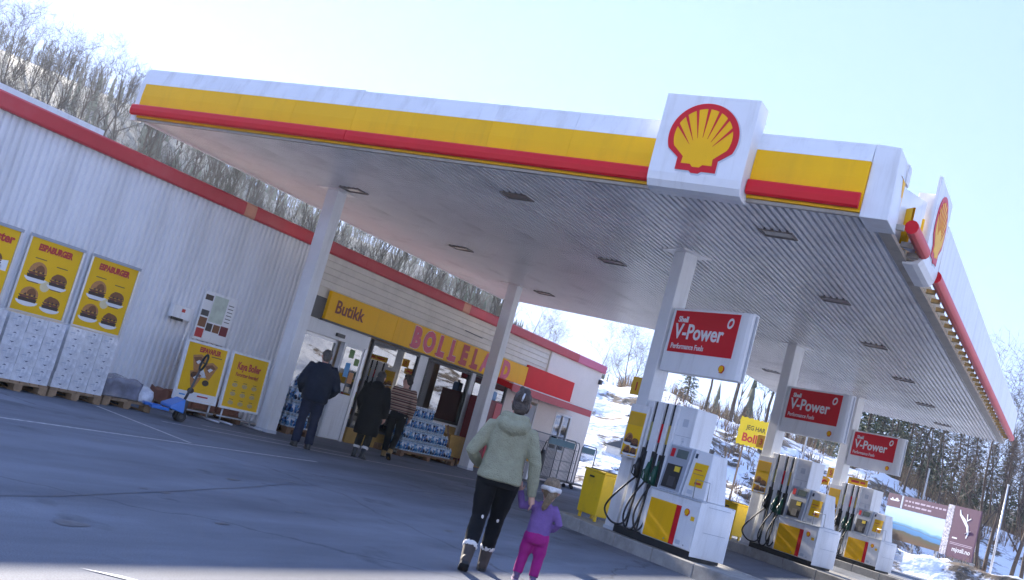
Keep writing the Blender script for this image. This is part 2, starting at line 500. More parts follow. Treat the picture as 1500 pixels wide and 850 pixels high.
# paved forecourt
def asphalt_mat():
    m = bpy.data.materials.new('asphalt')
    m.use_nodes = True
    nt = m.node_tree; b = nt.nodes['Principled BSDF']
    b.inputs['Roughness'].default_value = 0.86
    tc = nt.nodes.new('ShaderNodeTexCoord')
    def nz(scale, det=8, ro=0.6, vec=None):
        n = nt.nodes.new('ShaderNodeTexNoise'); n.inputs['Scale'].default_value = scale; n.inputs['Detail'].default_value = det; n.inputs['Roughness'].default_value = ro
        nt.links.new(vec or tc.outputs['Object'], n.inputs['Vector']); return n.outputs['Fac']
    def ramp(src, p0, p1, c0, c1):
        r = nt.nodes.new('ShaderNodeValToRGB')
        r.color_ramp.elements[0].position = p0; r.color_ramp.elements[1].position = p1
        r.color_ramp.elements[0].color = (*c0, 1); r.color_ramp.elements[1].color = (*c1, 1)
        nt.links.new(src, r.inputs['Fac']); return r.outputs['Color']
    def mul(a, bb, f=1.0):
        x = nt.nodes.new('ShaderNodeMix'); x.data_type = 'RGBA'; x.blend_type = 'MULTIPLY'; x.inputs['Factor'].default_value = f
        nt.links.new(a, x.inputs['A']); nt.links.new(bb, x.inputs['B']); return x.outputs['Result']
    base = ramp(nz(0.22, 7, 0.6), 0.3, 0.72, (0.128, 0.145, 0.178), (0.205, 0.226, 0.268))
    # tyre-worn streaks drawn out along the lanes
    mp = nt.nodes.new('ShaderNodeMapping'); mp.inputs['Scale'].default_value = (0.9, 0.16, 1); mp.inputs['Rotation'].default_value = (0, 0, radians(14))
    nt.links.new(tc.outputs['Object'], mp.inputs['Vector'])
    streak = ramp(nz(1.3, 6, 0.6, mp.outputs[0]), 0.33, 0.6, (0.60, 0.60, 0.62), (1, 1, 1))
    spot = ramp(nz(1.1, 4, 0.5), 0.30, 0.37, (0.55, 0.55, 0.56), (1, 1, 1))
    stain = ramp(nz(2.6, 5, 0.55), 0.24, 0.33, (0.45, 0.45, 0.46), (1, 1, 1))
    pale = ramp(nz(0.7, 9, 0.72), 0.52, 0.75, (1, 1, 1), (1.28, 1.27, 1.25))
    grit = ramp(nz(95, 3, 0.6), 0.35, 0.65, (0.74, 0.74, 0.74), (1.12, 1.12, 1.12))
    vor = nt.nodes.new('ShaderNodeTexVoronoi'); vor.feature = 'DISTANCE_TO_EDGE'; vor.inputs['Scale'].default_value = 0.16
    wv = nt.nodes.new('ShaderNodeVectorMath'); wv.operation = 'ADD'
    nn = nt.nodes.new('ShaderNodeTexNoise'); nn.inputs['Scale'].default_value = 0.9; nn.inputs['Detail'].default_value = 6
    nt.links.new(tc.outputs['Object'], nn.inputs['Vector'])
    nt.links.new(tc.outputs['Object'], wv.inputs[0]); nt.links.new(nn.outputs['Color'], wv.inputs[1])
    nt.links.new(wv.outputs[0], vor.inputs['Vector'])
    crack = ramp(vor.outputs['Distance'], 0.0, 0.0035, (0.45, 0.45, 0.45), (1, 1, 1))
    c = mul(mul(mul(mul(mul(mul(base, streak), spot, 0.9), stain, 0.8), pale), grit), crack, 0.85)
    nt.links.new(c, b.inputs['Base Color'])
    bp = nt.nodes.new('ShaderNodeBump'); bp.inputs['Strength'].default_value = 0.35; bp.inputs['Distance'].default_value = 0.012
    nt.links.new(nz(130, 3, 0.7), bp.inputs['Height']); nt.links.new(bp.outputs[0], b.inputs['Normal'])
    return m
ASPH = asphalt_mat()
_pts = [(-30, -12), (10, -12), (10, 44.0), (-10, 42.6), (-15.0, 42.3), (-15.0, 34.5), (-30, 34.5)]
tag(MB().poly([(x, y, 0.0) for x, y in _pts]).build('forecourt', ASPH), 'worn grey asphalt of the filling station forecourt', 'ground', kind='structure')

PAINT = mat('worn_line_paint', (0.42, 0.42, 0.42), 0.8, var=0.5, vscale=14)
def road_line(pts, w):
    mb = MB()
    for (x0, y0), (x1, y1) in zip(pts, pts[1:]):
        d = Vector((x1 - x0, y1 - y0)).normalized(); n = Vector((-d.y, d.x)) * w / 2
        mb.poly([(x0 + n.x, y0 + n.y, 0.004), (x0 - n.x, y0 - n.y, 0.004), (x1 - n.x, y1 - n.y, 0.004), (x1 + n.x, y1 + n.y, 0.004)])
    o = mb.build('road_marking', PAINT)
    return tag(o, kind='structure')
def lined(p, q): return [p, q]
road_line([(-9.9, 5.5), (-10.55, 13.5)], 0.07)
road_line([(-12.9, 11.05), (-10.42, 10.6)], 0.08)
road_line([(-12.4, 11.9), (-11.9, 16.5), (-11.6, 24.5)], 0.07)
road_line([(-12.85, 13.2), (-12.4, 17.0)], 0.06)
MB().poly([(-4.62, 4.18, 0.004), (-4.30, 4.42, 0.004), (-4.05, 4.62, 0.004), (-4.48, 4.36, 0.004)]).build('road_marking', mat('bright_line_paint', (0.6, 0.6, 0.6), 0.7, var=0.25, vscale=10))['kind'] = 'structure'

# tar seam and oil spots on the asphalt
TAR = mat('tar', (0.07, 0.075, 0.085), 0.7, var=0.3, vscale=6)
_rs = random.Random(2)
_sp = [(-6.2, 4.6), (-6.4, 5.42), (-6.72, 6.3), (-7.0, 7.1), (-7.35, 8.0), (-7.59, 8.68), (-8.1, 9.9), (-8.3, 10.8)]
_mb = MB()
for (x0, y0), (x1, y1) in zip(_sp, _sp[1:]):
    w_ = 0.006
    _mb.poly([(x0 + w_, y0, 0.004), (x0 - w_, y0, 0.004), (x1 - w_, y1, 0.004), (x1 + w_, y1, 0.004)])
tag(_mb.build('tar_seam', TAR), kind='structure')
OIL = mat('oil_stain', (0.085, 0.092, 0.108), 0.55, var=0.4, vscale=9)
for (cx, cy, r_) in ((-6.9, 6.9, 0.10), (-7.0, 6.75, 0.07), (-8.0, 8.9, 0.16), (-6.6, 8.4, 0.08), (-8.3, 10.3, 0.10), (-5.6, 4.9, 0.22), (-5.9, 6.6, 0.12), (-6.3, 10.8, 0.14), (-7.6, 12.6, 0.13), (-9.2, 11.6, 0.10), (-8.9, 14.3, 0.16), (-5.2, 9.9, 0.08), (-9.4, 8.2, 0.10), (-7.1, 14.6, 0.18), (-9.9, 16.9, 0.15), (-5.9, 11.9, 0.06)):
    ph = _rs.uniform(0, 6); pts_ = []
    for q in range(14):
        a_ = 2 * pi * q / 14; rr_ = r_ * 0.6 * (0.75 + 0.35 * noise.noise((cos(a_) + cx, sin(a_) + cy, ph)) + _rs.uniform(-.08, .08))
        pts_.append((cx + rr_ * 0.75 * cos(a_), cy + rr_ * 1.5 * sin(a_), 0.004))
    tag(MB().poly(pts_).build('oil_stain', OIL), kind='structure')

# ------------------------------------------------------------------ pump islands
UA = radians(-29.5)
P0 = Vector((-4.8, 14.97, 0))
DYP = 8.01
def island_outline(x0, x1, y0, y1, r, n=6):
    pts = []
    for cx, cy, a0 in ((x1 - r, y0 + r, -90), (x1 - r, y1 - r, 0), (x0 + r, y1 - r, 90), (x0 + r, y0 + r, 180)):
        for i in range(n + 1):
            an = radians(a0 + 90 * i / n)
            pts.append((cx + r * cos(an), cy + r * sin(an)))
    return pts
IZ = 0.20
def make_island(k):
    t = thing('pump_island', 'raised concrete pump island with kerb stones', 'kerb', (P0.x, P0.y + k * DYP, 0), UA)
    t['kind'] = 'structure'
    out = island_outline(-3.5, 2.6, -0.14, 1.12, 0.45)
    inn = island_outline(-3.36, 2.46, 0.0, 0.98, 0.32)
    MB().prism_z(inn, 0.0, IZ - 0.012).build('island_top', CONC, t)
    # kerb stones: one ring cut into lengths
    per = []
    acc = 0
    n = len(out)
    cum = [0]
    for i in range(n):
        q = out[(i + 1) % n]; acc += hypot(q[0] - out[i][0], q[1] - out[i][1]); cum.append(acc)
    def at(lst, s):
        s %= acc
        for i in range(n):
            if cum[i] <= s <= cum[i + 1]:
                tt = (s - cum[i]) / max(1e-9, cum[i + 1] - cum[i])
                a_, b_ = lst[i], lst[(i + 1) % n]
                return (a_[0] + (b_[0] - a_[0]) * tt, a_[1] + (b_[1] - a_[1]) * tt)
    m_ = 15
    for j in range(m_):
        s0 = acc * j / m_ + 0.006; s1 = acc * (j + 1) / m_ - 0.006
        o_ = [at(out, s0 + (s1 - s0) * q / 5) for q in range(6)]
        i_ = [at(inn, s0 + (s1 - s0) * q / 5) for q in range(6)]
        mb = MB()
        mb.prism_z(o_ + i_[::-1], -0.05, IZ + random.uniform(-0.004, 0.004))
        mb.build('kerb_stone', CONC, t, bevel=0.015)
    return t
for k in range(3):
    make_island(k)

# ------------------------------------------------------------------ canopy
XL, XR, YF, YB, YN, XN = -15.84, -2.72, 12.64, 26.61, 36.15, -9.95
ZC = 4.89
canopy = thing('forecourt_canopy', 'long white filling station canopy with yellow and red edge on white columns', 'canopy', (0, 0, 0))

def soffit_mesh(w, y0, y1, ribs):
    mb = MB()
    p = w / ribs
    prof = []
    for i in range(ribs):
        x = i * p
        prof += [(x, 0), (x + p * 0.50, 0), (x + p * 0.58, 0.042), (x + p * 0.92, 0.042)]
    prof.append((w, 0))
    n = len(prof)
    mb.v = [(x, y0, ZC + z) for x, z in prof] + [(x, y1, ZC + z) for x, z in prof]
    for i in range(n - 1):
        mb.f.append((i, n + i, n + i + 1, i + 1)); mb.mi.append(0)
    return mb.mesh('soffit_sheet', SOFFIT)
wl_ = (XN - XL) / 5
me = soffit_mesh(wl_ - 0.004, YF, YB, 11)
for i in range(5):
    o = link('soffit_sheet', me, canopy); o.location = (XL + i * wl_, 0, random.uniform(-0.003, 0.003))
wr_ = (XR - 0.16 - XN) / 6
me = soffit_mesh(wr_ - 0.004, YF, YN, 11)
for i in range(6):
    o = link('soffit_sheet', me, canopy); o.location = (XN + i * wr_, 0, random.uniform(-0.003, 0.003))
# decks above
bx('roof_deck', DECK, canopy, XL + 0.05, XN, YF + 0.1, YB - 0.05, ZC + 0.07, ZC + 0.5)
bx('roof_deck', DECK, canopy, XN + 0.002, XR - 0.2, YF + 0.1, YN - 0.05, ZC + 0.075, ZC + 0.505)
# weathered flashing along the side edge
MB().box(XR - 0.16, XR, YF, YN, ZC - 0.004, ZC + 0.05).build('edge_flashing', DARKSTEEL, canopy)
# white edge trims
bx('edge_trim', WHITE, canopy, XL - 0.05, XL, YF, YB, ZC - 0.03, ZC + 0.09)
bx('edge_trim', DARKSTEEL, canopy, XL, XN, YB, YB + 0.03, ZC + 0.02, ZC + 0.14)
bx('edge_trim', DARKSTEEL, canopy, XN + 0.002, XR, YN, YN + 0.03, ZC + 0.02, ZC + 0.14)
bx('edge_trim', WHITE, canopy, XN - 0.045, XN - 0.003, YB + 0.03, YN, ZC - 0.03, ZC + 0.09)
# front trim line under the fascia
bx('edge_trim', DARKSTEEL, canopy, XL - 0.2, XR, YF - 0.06, YF - 0.003, ZC - 0.008, ZC + 0.035)

# front fascia, panel by panel
FX = [-16.16, -14.88, -13.6, -12.32, -11.03, -9.74, -8.45, -7.1, -5.72]
for i in range(8):
    a, b = FX[i] + 0.002, FX[i + 1] - 0.002
    zt = 5.865 if i >= 4 else 5.885
    # white top band leaning slightly back, yellow band, lower yellow lip
    mb = MB(); mb.prism_x([(YF - 0.10, 5.575), (YF - 0.02, zt), (YF + 0.04, zt), (YF + 0.04, 5.575)], a, b)
    mb.build('white_fascia_panel', WHITE, canopy)
    ya = -16.02 if i == 0 else a
    if i == 0:
        bx('white_fascia_panel', WHITE, canopy, a, -16.024, YF - 0.10, YF + 0.04, ZC - 0.02, 5.573)
    mb = MB(); mb.prism_x([(YF - 0.09, 4.93), (YF - 0.115, 5.12), (YF - 0.12, 5.35), (YF - 0.103, 5.572), (YF + 0.03, 5.572), (YF + 0.03, 4.93)], ya, b)
    mb.build('yellow_fascia_panel', YEL, canopy)
def red_tube(x0, x1, name='red_fascia_tube', n=12, par=None):
    mb = MB()
    pr = [(YF - 0.125, 4.955), (YF - 0.165, 4.96), (YF - 0.19, 4.985), (YF - 0.20, 5.055), (YF - 0.19, 5.13), (YF - 0.165, 5.155), (YF - 0.125, 5.158)]
    mb.prism_x(pr, x0, x1)
    return mb.build(name, RED, par or canopy, False, 0.008)
for a, b in ((-16.12, -11.04), (-11.03, -5.74), (-4.43, -3.02)):
    red_tube(a, b)
# to the right of the shell board
mb = MB(); mb.prism_x([(YF - 0.10, 5.575), (YF - 0.02, 5.82), (YF + 0.04, 5.82), (YF + 0.04, 5.575)], -4.52, -3.003); mb.build('white_fascia_panel', WHITE, canopy)
bx('white_fascia_panel', WHITE, canopy, -4.52, -4.432, YF - 0.10, YF + 0.03, ZC - 0.02, 5.573)
mb = MB(); mb.prism_x([(YF - 0.09, 4.93), (YF - 0.115, 5.12), (YF - 0.12, 5.35), (YF - 0.103, 5.572), (YF + 0.03, 5.572), (YF + 0.03, 4.93)], -4.43, -3.003); mb.build('yellow_fascia_panel', YEL, canopy)
# corner box
mb = MB(); mb.hexa([(-3.0, YF - 0.1, ZC - 0.02), (-2.66, YF - 0.1, ZC - 0.02), (-2.66, YF + 0.5, ZC - 0.02), (-3.0, YF + 0.5, ZC - 0.02)],
                   [(-3.0, YF - 0.05, 5.82), (-2.70, YF - 0.05, 5.80), (-2.70, YF + 0.5, 5.80), (-3.0, YF + 0.5, 5.82)])
mb.build('corner_panel', WHITE, canopy, bevel=0.01)
# the side towards the road: damaged cladding, then an outrigged fascia on brackets
SX = -2.52
def curve_sheet(y0, y1, m, name, x0, x1, zb, zt):
    mb = MB(); k = 9
    rings = []
    for i in range(k + 1):
        t = i / k
        y = y0 + (y1 - y0) * t
        bow = 0.22 * sin(pi * t) ** 1.3
        xx = x0 + (x1 - x0) * t - bow
        mb.v += [(xx, y, zb), (xx, y, zt + 0.0), (xx - 0.03, y, zb), (xx - 0.03, y, zt)]
    for i in range(k):
        a = 4 * i; b = a + 4
        for q in ((a, b, b + 1, a + 1), (a + 2, a + 3, b + 3, b + 2), (a + 1, b + 1, b + 3, a + 3), (a, a + 2, b + 2, b)):
            mb.f.append(q); mb.mi.append(0)
    return mb.build(name, m, canopy, True)
bx('side_panel', WHITE, canopy, -2.705, -2.675, YF + 0.503, 13.35, 5.55, 5.79)
MB().prism_x([(YF + 0.52, 5.05), (13.0, 5.54), (12.86, 5.54), (YF + 0.52, 5.54)], -2.71, -2.68).build('yellow_side_panel', YEL, canopy)
curve_sheet(13.0, 14.5, WHITE, 'loose_side_panel', -2.70, -2.62, 5.0, 5.74)
curve_sheet(14.0, 14.5, YEL, 'yellow_side_panel', -2.655, -2.60, 5.02, 5.5)
for yy in (13.1, 13.9, 14.42):
    bx('fascia_bracket', DARKSTEEL, canopy, -2.72, SX - 0.05, yy, yy + 0.06, 4.93, 5.0, 0.004)
def side_tube(y0, y1):
    mb = MB(); mb.tube([(SX, y0, 5.04), (SX, y1, 5.04)], [(0.085, 0.09)] * 2, 12)
    mb.build('red_fascia_tube', RED, canopy, True).modifiers.new('e', 'EDGE_SPLIT')
side_tube(13.3, 14.5)
yy = 15.8
while yy < 35.6:
    y2 = min(yy + 4.95, 35.7)
    bx('white_fascia_panel', WHITE, canopy, SX - 0.01, SX + 0.03, yy, y2 - 0.006, 5.13, 5.82)
    side_tube(yy, y2 - 0.01)
    yy += 4.95
yy = 15.9
while yy < 35.6:
    bx('fascia_bracket', mat('bracket_ochre', (0.42, 0.27, 0.09), 0.6, var=0.25), canopy, XR, SX - 0.07, yy, yy + 0.09, 4.95, 5.01)
    yy += 0.62

# columns
def column(x, y, rz, z0=0.0, w=0.285):
    mb = MB().box(-w / 2, w / 2, -w / 2, w / 2, z0, ZC + 0.02)
    o = mb.build('column', WHITE, canopy, bevel=0.012); o.location = (x, y, 0); o.rotation_euler = (0, 0, rz)
    f = MB().box(-w / 2 - 0.01, w / 2 + 0.01, -w / 2 - 0.01, w / 2 + 0.01, z0, z0 + 0.06)
    f.build('base_collar', GREYL, o)
    t = MB().box(-w / 2 - 0.16, w / 2 + 0.16, -w / 2 - 0.16, w / 2 + 0.16, ZC - 0.012, ZC + 0.02)
    t.build('top_plate', SOFFIT, o)
    return o
column(-13.8, 15.85, 0); column(-13.8, 23.58, 0)
for k in range(3):
    column(-6.51, 16.3 + k * DYP, UA, IZ - 0.02)

# recessed lights
def make_light(x, y, label):
    t = thing('canopy_light', label, 'light', (x, y, ZC), 0, 'recessed lights in the canopy ceiling')
    mb = MB()
    w, d = 0.24, 0.17
    for a in ((-w, w, -d, -d + 0.03), (-w, w, d - 0.03, d), (-w, -w + 0.03, -d + 0.03, d - 0.03), (w - 0.03, w, -d + 0.03, d - 0.03)):
        mb.box(a[0], a[1], a[2], a[3], -0.02, 0.028)
    mb.build('frame', mat('lamp_frame', (0.16, 0.14, 0.13), 0.5), t)
    bx('lens', mat('lamp_lens', (0.25, 0.24, 0.23), 0.25, var=0.1), t, -w + 0.031, w - 0.031, -d + 0.031, d - 0.031, -0.008, 0.02)
    return t
ORD = ['nearest the front edge', 'second from the front edge', 'third from the front edge', 'fourth from the front edge', 'fifth from the front edge', 'sixth from the front edge']
for x, ys, row in ((-4.37, (14.04, 18.04, 22.08, 26.28, 30.4, 34.57), 'road side row'), (-8.65, (14.07, 18.08, 22.1, 26.2, 30.3, 34.4), 'middle row'), (-13.1, (15.48, 19.6, 23.91), 'shop side row')):
    for i, y in enumerate(ys):
        make_light(x, y, 'dark recessed canopy light, %s, %s' % (row, ORD[i]))

# ------------------------------------------------------------------ scallop emblem
def shell_outline(s=1.0, inset=0.0):
    """scallop outline in x,z, about 1 wide"""
    pts = []
    R = 0.5 - inset
    # fan from lower right, over the top, to lower left
    for i in range(41):
        an = radians(-24 + (228) * i / 40)
        pts.append((R * cos(an) * 1.0, 0.02 + R * sin(an) * 0.96))
    pts.append((-0.29 + inset * 0.9, -0.30 + inset * 0.2))
    pts.append((-0.29 + inset * 0.8, -0.47 + inset * 1.1))
    pts.append((-0.09, -0.47 + inset * 1.1)); pts.append((-0.05, -0.50 + inset)); pts.append((0.05, -0.50 + inset)); pts.append((0.09, -0.47 + inset * 1.1))
    pts.append((0.29 - inset * 0.8, -0.47 + inset * 1.1))
    pts.append((0.29 - inset * 0.9, -0.30 + inset * 0.2))
    return [(x * s, z * s) for x, z in pts]
def shell_emblem(parent, x, y, z, s, detail=True):
    if detail:
        MB().prism_y([(a + x + 0.012 * s, b + z - 0.012 * s) for a, b in shell_outline(s * 1.03)], y + 0.006, y + 0.03).build('emblem_backing', GREYL, parent)
    MB().prism_y([(a + x, b + z) for a, b in shell_outline(s)], y - 0.004, y + 0.005).build('emblem_border', RED, parent)
    MB().prism_y([(a + x, b + z) for a, b in shell_outline(s, 0.085)], y - 0.008, y - 0.005).build('emblem_field', YEL, parent)
    if detail:
        mb = MB()
        for i in range(7):
            an = radians(21 + 23 * i)
            L = 0.425
            c0 = Vector((0.0, -0.30)); 
            tip = Vector((L * cos(an), 0.02 + L * sin(an) * 0.96))
            d = (tip - c0); ln = d.length; d /= ln; nrm = Vector((-d.y, d.x))
            q = c0 + d * (ln * 0.42)
            a1 = tip + nrm * 0.021; a2 = tip - nrm * 0.021; b1 = q + nrm * 0.002; b2 = q - nrm * 0.002
            mb.prism_y([(p.x * s + x, p.y * s + z) for p in (b2, a2, a1, b1)], y - 0.012, y - 0.0085)
        mb.build('emblem_rib', RED, parent)

def shell_board(label, loc, rz, thin=False):
    t = thing('emblem_board', label, 'sign', loc, rz)
    prof = [(-0.02, 6.13), (-0.02, 5.05), (0.0, 4.95), (0.06, 4.87), (0.16, 4.845), (0.34, 4.845), (0.34, 6.13)]
    if thin:
        MB().prism_x([(-0.02, 6.13), (-0.02, 5.05), (0.0, 4.95), (0.05, 4.88), (0.12, 4.86), (0.25, 4.86), (0.25, 4.89), (0.13, 4.90), (0.07, 4.93), (0.03, 5.0), (0.02, 5.05), (0.02, 6.13)], -0.64, 0.64).build('board', WHITE, t)
        bx('backing_box', WHITE, t, -0.50, 0.60, 0.022, 0.26, 4.95, 5.92, 0.01)
    else:
        MB().prism_x(prof, -0.64, 0.64).build('board', WHITE, t, bevel=0.006)
    return t
b1 = shell_board('white board with a yellow and red scallop emblem above the front edge', (-5.08, 12.30, 0), 0)
shell_emblem(b1, 0.0, -0.03, 5.55, 0.95)
b2 = shell_board('white emblem board on the road side of the canopy, seen edge on', (-2.52, 15.15, 0), radians(90), True)
shell_emblem(b2, 0.0, -0.03, 5.55, 0.95)

# ------------------------------------------------------------------ fuel pumps, price boards, bins
def make_pump():
    t = thing('fuel_pump', '', 'fuel pump', (P0.x, P0.y, IZ), UA, 'fuel pumps on the islands')
    Z = -IZ
    bx('plinth', RUBBER, t, -1.86, -0.02, 0.03, 0.6, 0.0, 0.31 + Z)
    bx('base_cabinet', WHITE2, t, -1.16, 0.0, 0.0, 0.62, 0.312 + Z, 1.03 + Z, 0.012)
    bx('yellow_panel', YEL, t, -1.10, -0.50, -0.014, -0.002, 0.325 + Z, 0.90 + Z, 0.003)
    bx('red_stripe', RED, t, -0.492, -0.39, -0.014, -0.002, 0.325 + Z, 0.90 + Z, 0.003)
    bx('white_panel', WHITE2, t, -0.382, -0.03, -0.014, -0.002, 0.325 + Z, 0.97 + Z, 0.003)
    shell_emblem(t, -0.235, -0.024, 0.84 + Z, 0.105, False)
    # bowed end cover
    mb = MB(); k = 8
    rings = []
    for zz, f in ((0.25, 0.0), (0.3, 0.6), (0.65, 1.0), (0.98, 1.0), (1.05, 0.5)):
        ring = []
        for i in range(k + 1):
            q = i / k
            ring.append((0.004 + 0.05 * f * sin(pi * q) ** 0.6, -0.01 + 0.68 * q, zz + Z + 0.0))
        for i in range(k, -1, -1):
            q = i / k
            ring.append((0.002, -0.01 + 0.68 * q, zz + Z))
        rings.append(ring)
    mb.loft(rings).build('end_cover', WHITE2, t, True).modifiers.new('e', 'EDGE_SPLIT')
    for zz in (0.62, 0.99):
        bx('seam', GREY, t, 0.053, 0.0545, 0.10, 0.54, zz + Z, zz + Z + 0.006)
    for px in (-0.60, -0.16):
        MB().cyl((px, -0.016, 0.37 + Z), (px, -0.022, 0.37 + Z), 0.012, 8).build('lock', STEEL, t)
    bx('rating_label', GREYL, t, -0.34, -0.24, -0.0165, -0.0145, 0.36 + Z, 0.42 + Z)
    bx('warning_sticker', YELP, t, -0.14, -0.06, -0.0165, -0.0145, 0.74 + Z, 0.80 + Z)
    bx('counter_edge', GREYL, t, -1.17, 0.02, -0.02, 0.63, 1.032 + Z, 1.055 + Z, 0.005)
    # tower with hose channels
    tw = bx('tower', WHITE2, t, -1.84, -0.72, 0.14, 0.56, 0.312 + Z, 2.36 + Z, 0.01)
    chans = (-1.66, -1.40, -1.22)
    for i, cx in enumerate(chans):
        bx('hose_channel', BLACK, tw, cx - 0.028, cx + 0.028, 0.118, 0.138, 0.33 + Z, 2.352 + Z)
        bx('grade_label', [mat('grade_olive', (0.35, 0.33, 0.12), 0.5), RED, mat('grade_gold', (0.5, 0.36, 0.06), 0.5)][i], tw, cx - 0.028, cx + 0.028, 0.108, 0.116, 1.72 + Z, 2.02 + Z)
    for a, b in ((-1.84, -1.70), (-1.62, -1.44), (-1.36, -1.26), (-1.18, -1.10)):
        bx('front_rib', WHITE2, tw, a, b, 0.09, 0.138, 0.33 + Z, 2.355 + Z, 0.01)
    bx('seam', GREY, tw, -1.09, -0.73, 0.1385, 0.1395, 1.90 + Z, 1.905 + Z)
    bx('sticker', GREYL, tw, -0.98, -0.86, 0.137, 0.1395, 2.05 + Z, 2.17 + Z)
    text('lettering', 'Shell', 0.085, GREYL, tw, -0.87, 0.136, 1.72 + Z, rot=radians(90))
    # nozzles
    for i, cx in enumerate(chans):
        nz = MB()
        z0 = 1.12 + Z - 0.03 * i
        nz.tube([(cx, 0.05, z0), (cx, 0.03, z0 + 0.16), (cx, 0.05, z0 + 0.30)], [(0.032, 0.05), (0.04, 0.06), (0.03, 0.04)], 8)
        nz.tube([(cx, 0.05, z0 + 0.28), (cx, 0.06, z0 + 0.36), (cx, 0.12, z0 + 0.44)], [0.02, 0.017, 0.014], 8)
        nz.tube([(cx, 0.04, z0 + 0.22), (cx, -0.05, z0 + 0.16), (cx, -0.05, z0 + 0.04), (cx, 0.03, z0)], 0.011, 6)
        o = nz.build('nozzle', GREEN if i else BLACK, t, True)
        bx('boot', BLACK, o, cx - 0.045, cx + 0.045, 0.065, 0.117, z0 - 0.02, z0 + 0.48, 0.008)
        bx('tag', PRINTW, o, cx - 0.018, cx + 0.018, -0.035, -0.031, z0 + 0.07, z0 + 0.12)
    # hoses: from nozzle down, looping up to the foot of the channel
    for i, (cx, dip, out) in enumerate(((-1.66, 0.36, -0.40), (-1.40, 0.34, -0.16), (-1.22, 0.38, -0.10))):
        z0 = 1.12 + Z
        pts = []
        ctrl = [Vector((cx, 0.05, z0)), Vector((cx - 0.02 + out * 0.6, -0.06, z0 - 0.35)), Vector((cx + out, -0.08, dip + Z + 0.15)), Vector((cx + out * 0.55, -0.03, dip + Z - 0.02)), Vector((cx + 0.0, 0.03, dip + Z + 0.02)), Vector((cx + 0.05, 0.07, dip + Z + 0.35)), Vector((cx + 0.06, 0.09, 1.55 + Z))]
        for a in range(len(ctrl) - 1):
            p0 = ctrl[max(a - 1, 0)]; p1 = ctrl[a]; p2 = ctrl[a + 1]; p3 = ctrl[min(a + 2, len(ctrl) - 1)]
            for q in range(6):
                u = q / 6
                pts.append(0.5 * ((2 * p1) + (-p0 + p2) * u + (2 * p0 - 5 * p1 + 4 * p2 - p3) * u * u + (-p0 + 3 * p1 - 3 * p2 + p3) * u ** 3))
        pts.append(ctrl[-1])
        MB().tube(pts, 0.0155, 8).build('hose', RUBBER, t, True)
    # payment terminal with leaning face
    te = MB().prism_x([(0.0, 1.057 + Z), (0.07, 1.76 + Z), (0.32, 1.76 + Z), (0.40, 1.057 + Z)], -1.04, -0.53).build('payment_terminal', GREYL, t, bevel=0.015)
    def face(name, m, x0, x1, z0, z1, d=0.004, par=te):
        f = lambda z: 0.07 * (z - 1.057) / 0.703
        MB().prism_x([(f(z0) - d, z0 + Z), (f(z1) - d, z1 + Z), (f(z1) - 0.001, z1 + Z), (f(z0) - 0.001, z0 + Z)], x0, x1).build(name, m, par)
    face('face_plate', GREY, -1.02, -0.55, 1.08, 1.74, 0.003)
    face('display', mat('lcd', (0.10, 0.14, 0.13), 0.2), -0.84, -0.60, 1.57, 1.70, 0.009)
    face('grade_button', RED, -0.98, -0.90, 1.57, 1.70, 0.009)
    face('card_reader', BLACK, -0.97, -0.63, 1.10, 1.46, 0.012)
    face('sticker', mat('sticker_yellow', (0.75, 0.55, 0.02), 0.4), -0.78, -0.66, 1.36, 1.44, 0.016)
    face('keypad', DARK, -0.85, -0.70, 1.13, 1.28, 0.016)
    # leaflet kiosk, narrower at the top
    ki = MB().hexa([(-0.51, 0.02, 1.057 + Z), (0.0, 0.02, 1.057 + Z), (0.0, 0.45, 1.057 + Z), (-0.51, 0.45, 1.057 + Z)],
                   [(-0.49, 0.09, 1.76 + Z), (-0.10, 0.09, 1.74 + Z), (-0.10, 0.38, 1.74 + Z), (-0.49, 0.38, 1.76 + Z)]).build('kiosk', WHITE2, t, bevel=0.012)
    def kface(name, m, x0, x1, z0, z1, d):
        f = lambda z: 0.02 + 0.07 * (z - 1.057) / 0.703
        MB().prism_x([(f(z0) - d, z0 + Z), (f(z1) - d, z1 + Z), (f(z1) - 0.001, z1 + Z), (f(z0) - 0.001, z0 + Z)], x0, x1).build(name, m, ki)
    kface('notice', YELP, -0.41, -0.12, 1.22, 1.57, 0.004)
    kface('notice_text', PRED, -0.38, -0.22, 1.46, 1.475, 0.006)
    kface('notice_text', PRINTT, -0.38, -0.16, 1.40, 1.412, 0.006)
    kface('notice_text', PRED, -0.30, -0.16, 1.26, 1.29, 0.006)
    kface('symbol', mat('symbol_navy', (0.01, 0.03, 0.07), 0.4), -0.455, -0.405, 1.63, 1.70, 0.004)
    kface('grille', GREYL, -0.40, -0.28, 1.10, 1.16, 0.004)
    # bent wire rail beside the kiosk
    MB().tube([(-0.16, -0.05, 1.06 + Z), (-0.16, -0.07, 1.33 + Z), (0.14, -0.07, 1.33 + Z), (0.14, -0.05, 1.07 + Z)], 0.007, 6).build('wire_rail', STEEL, t, True)
    return t

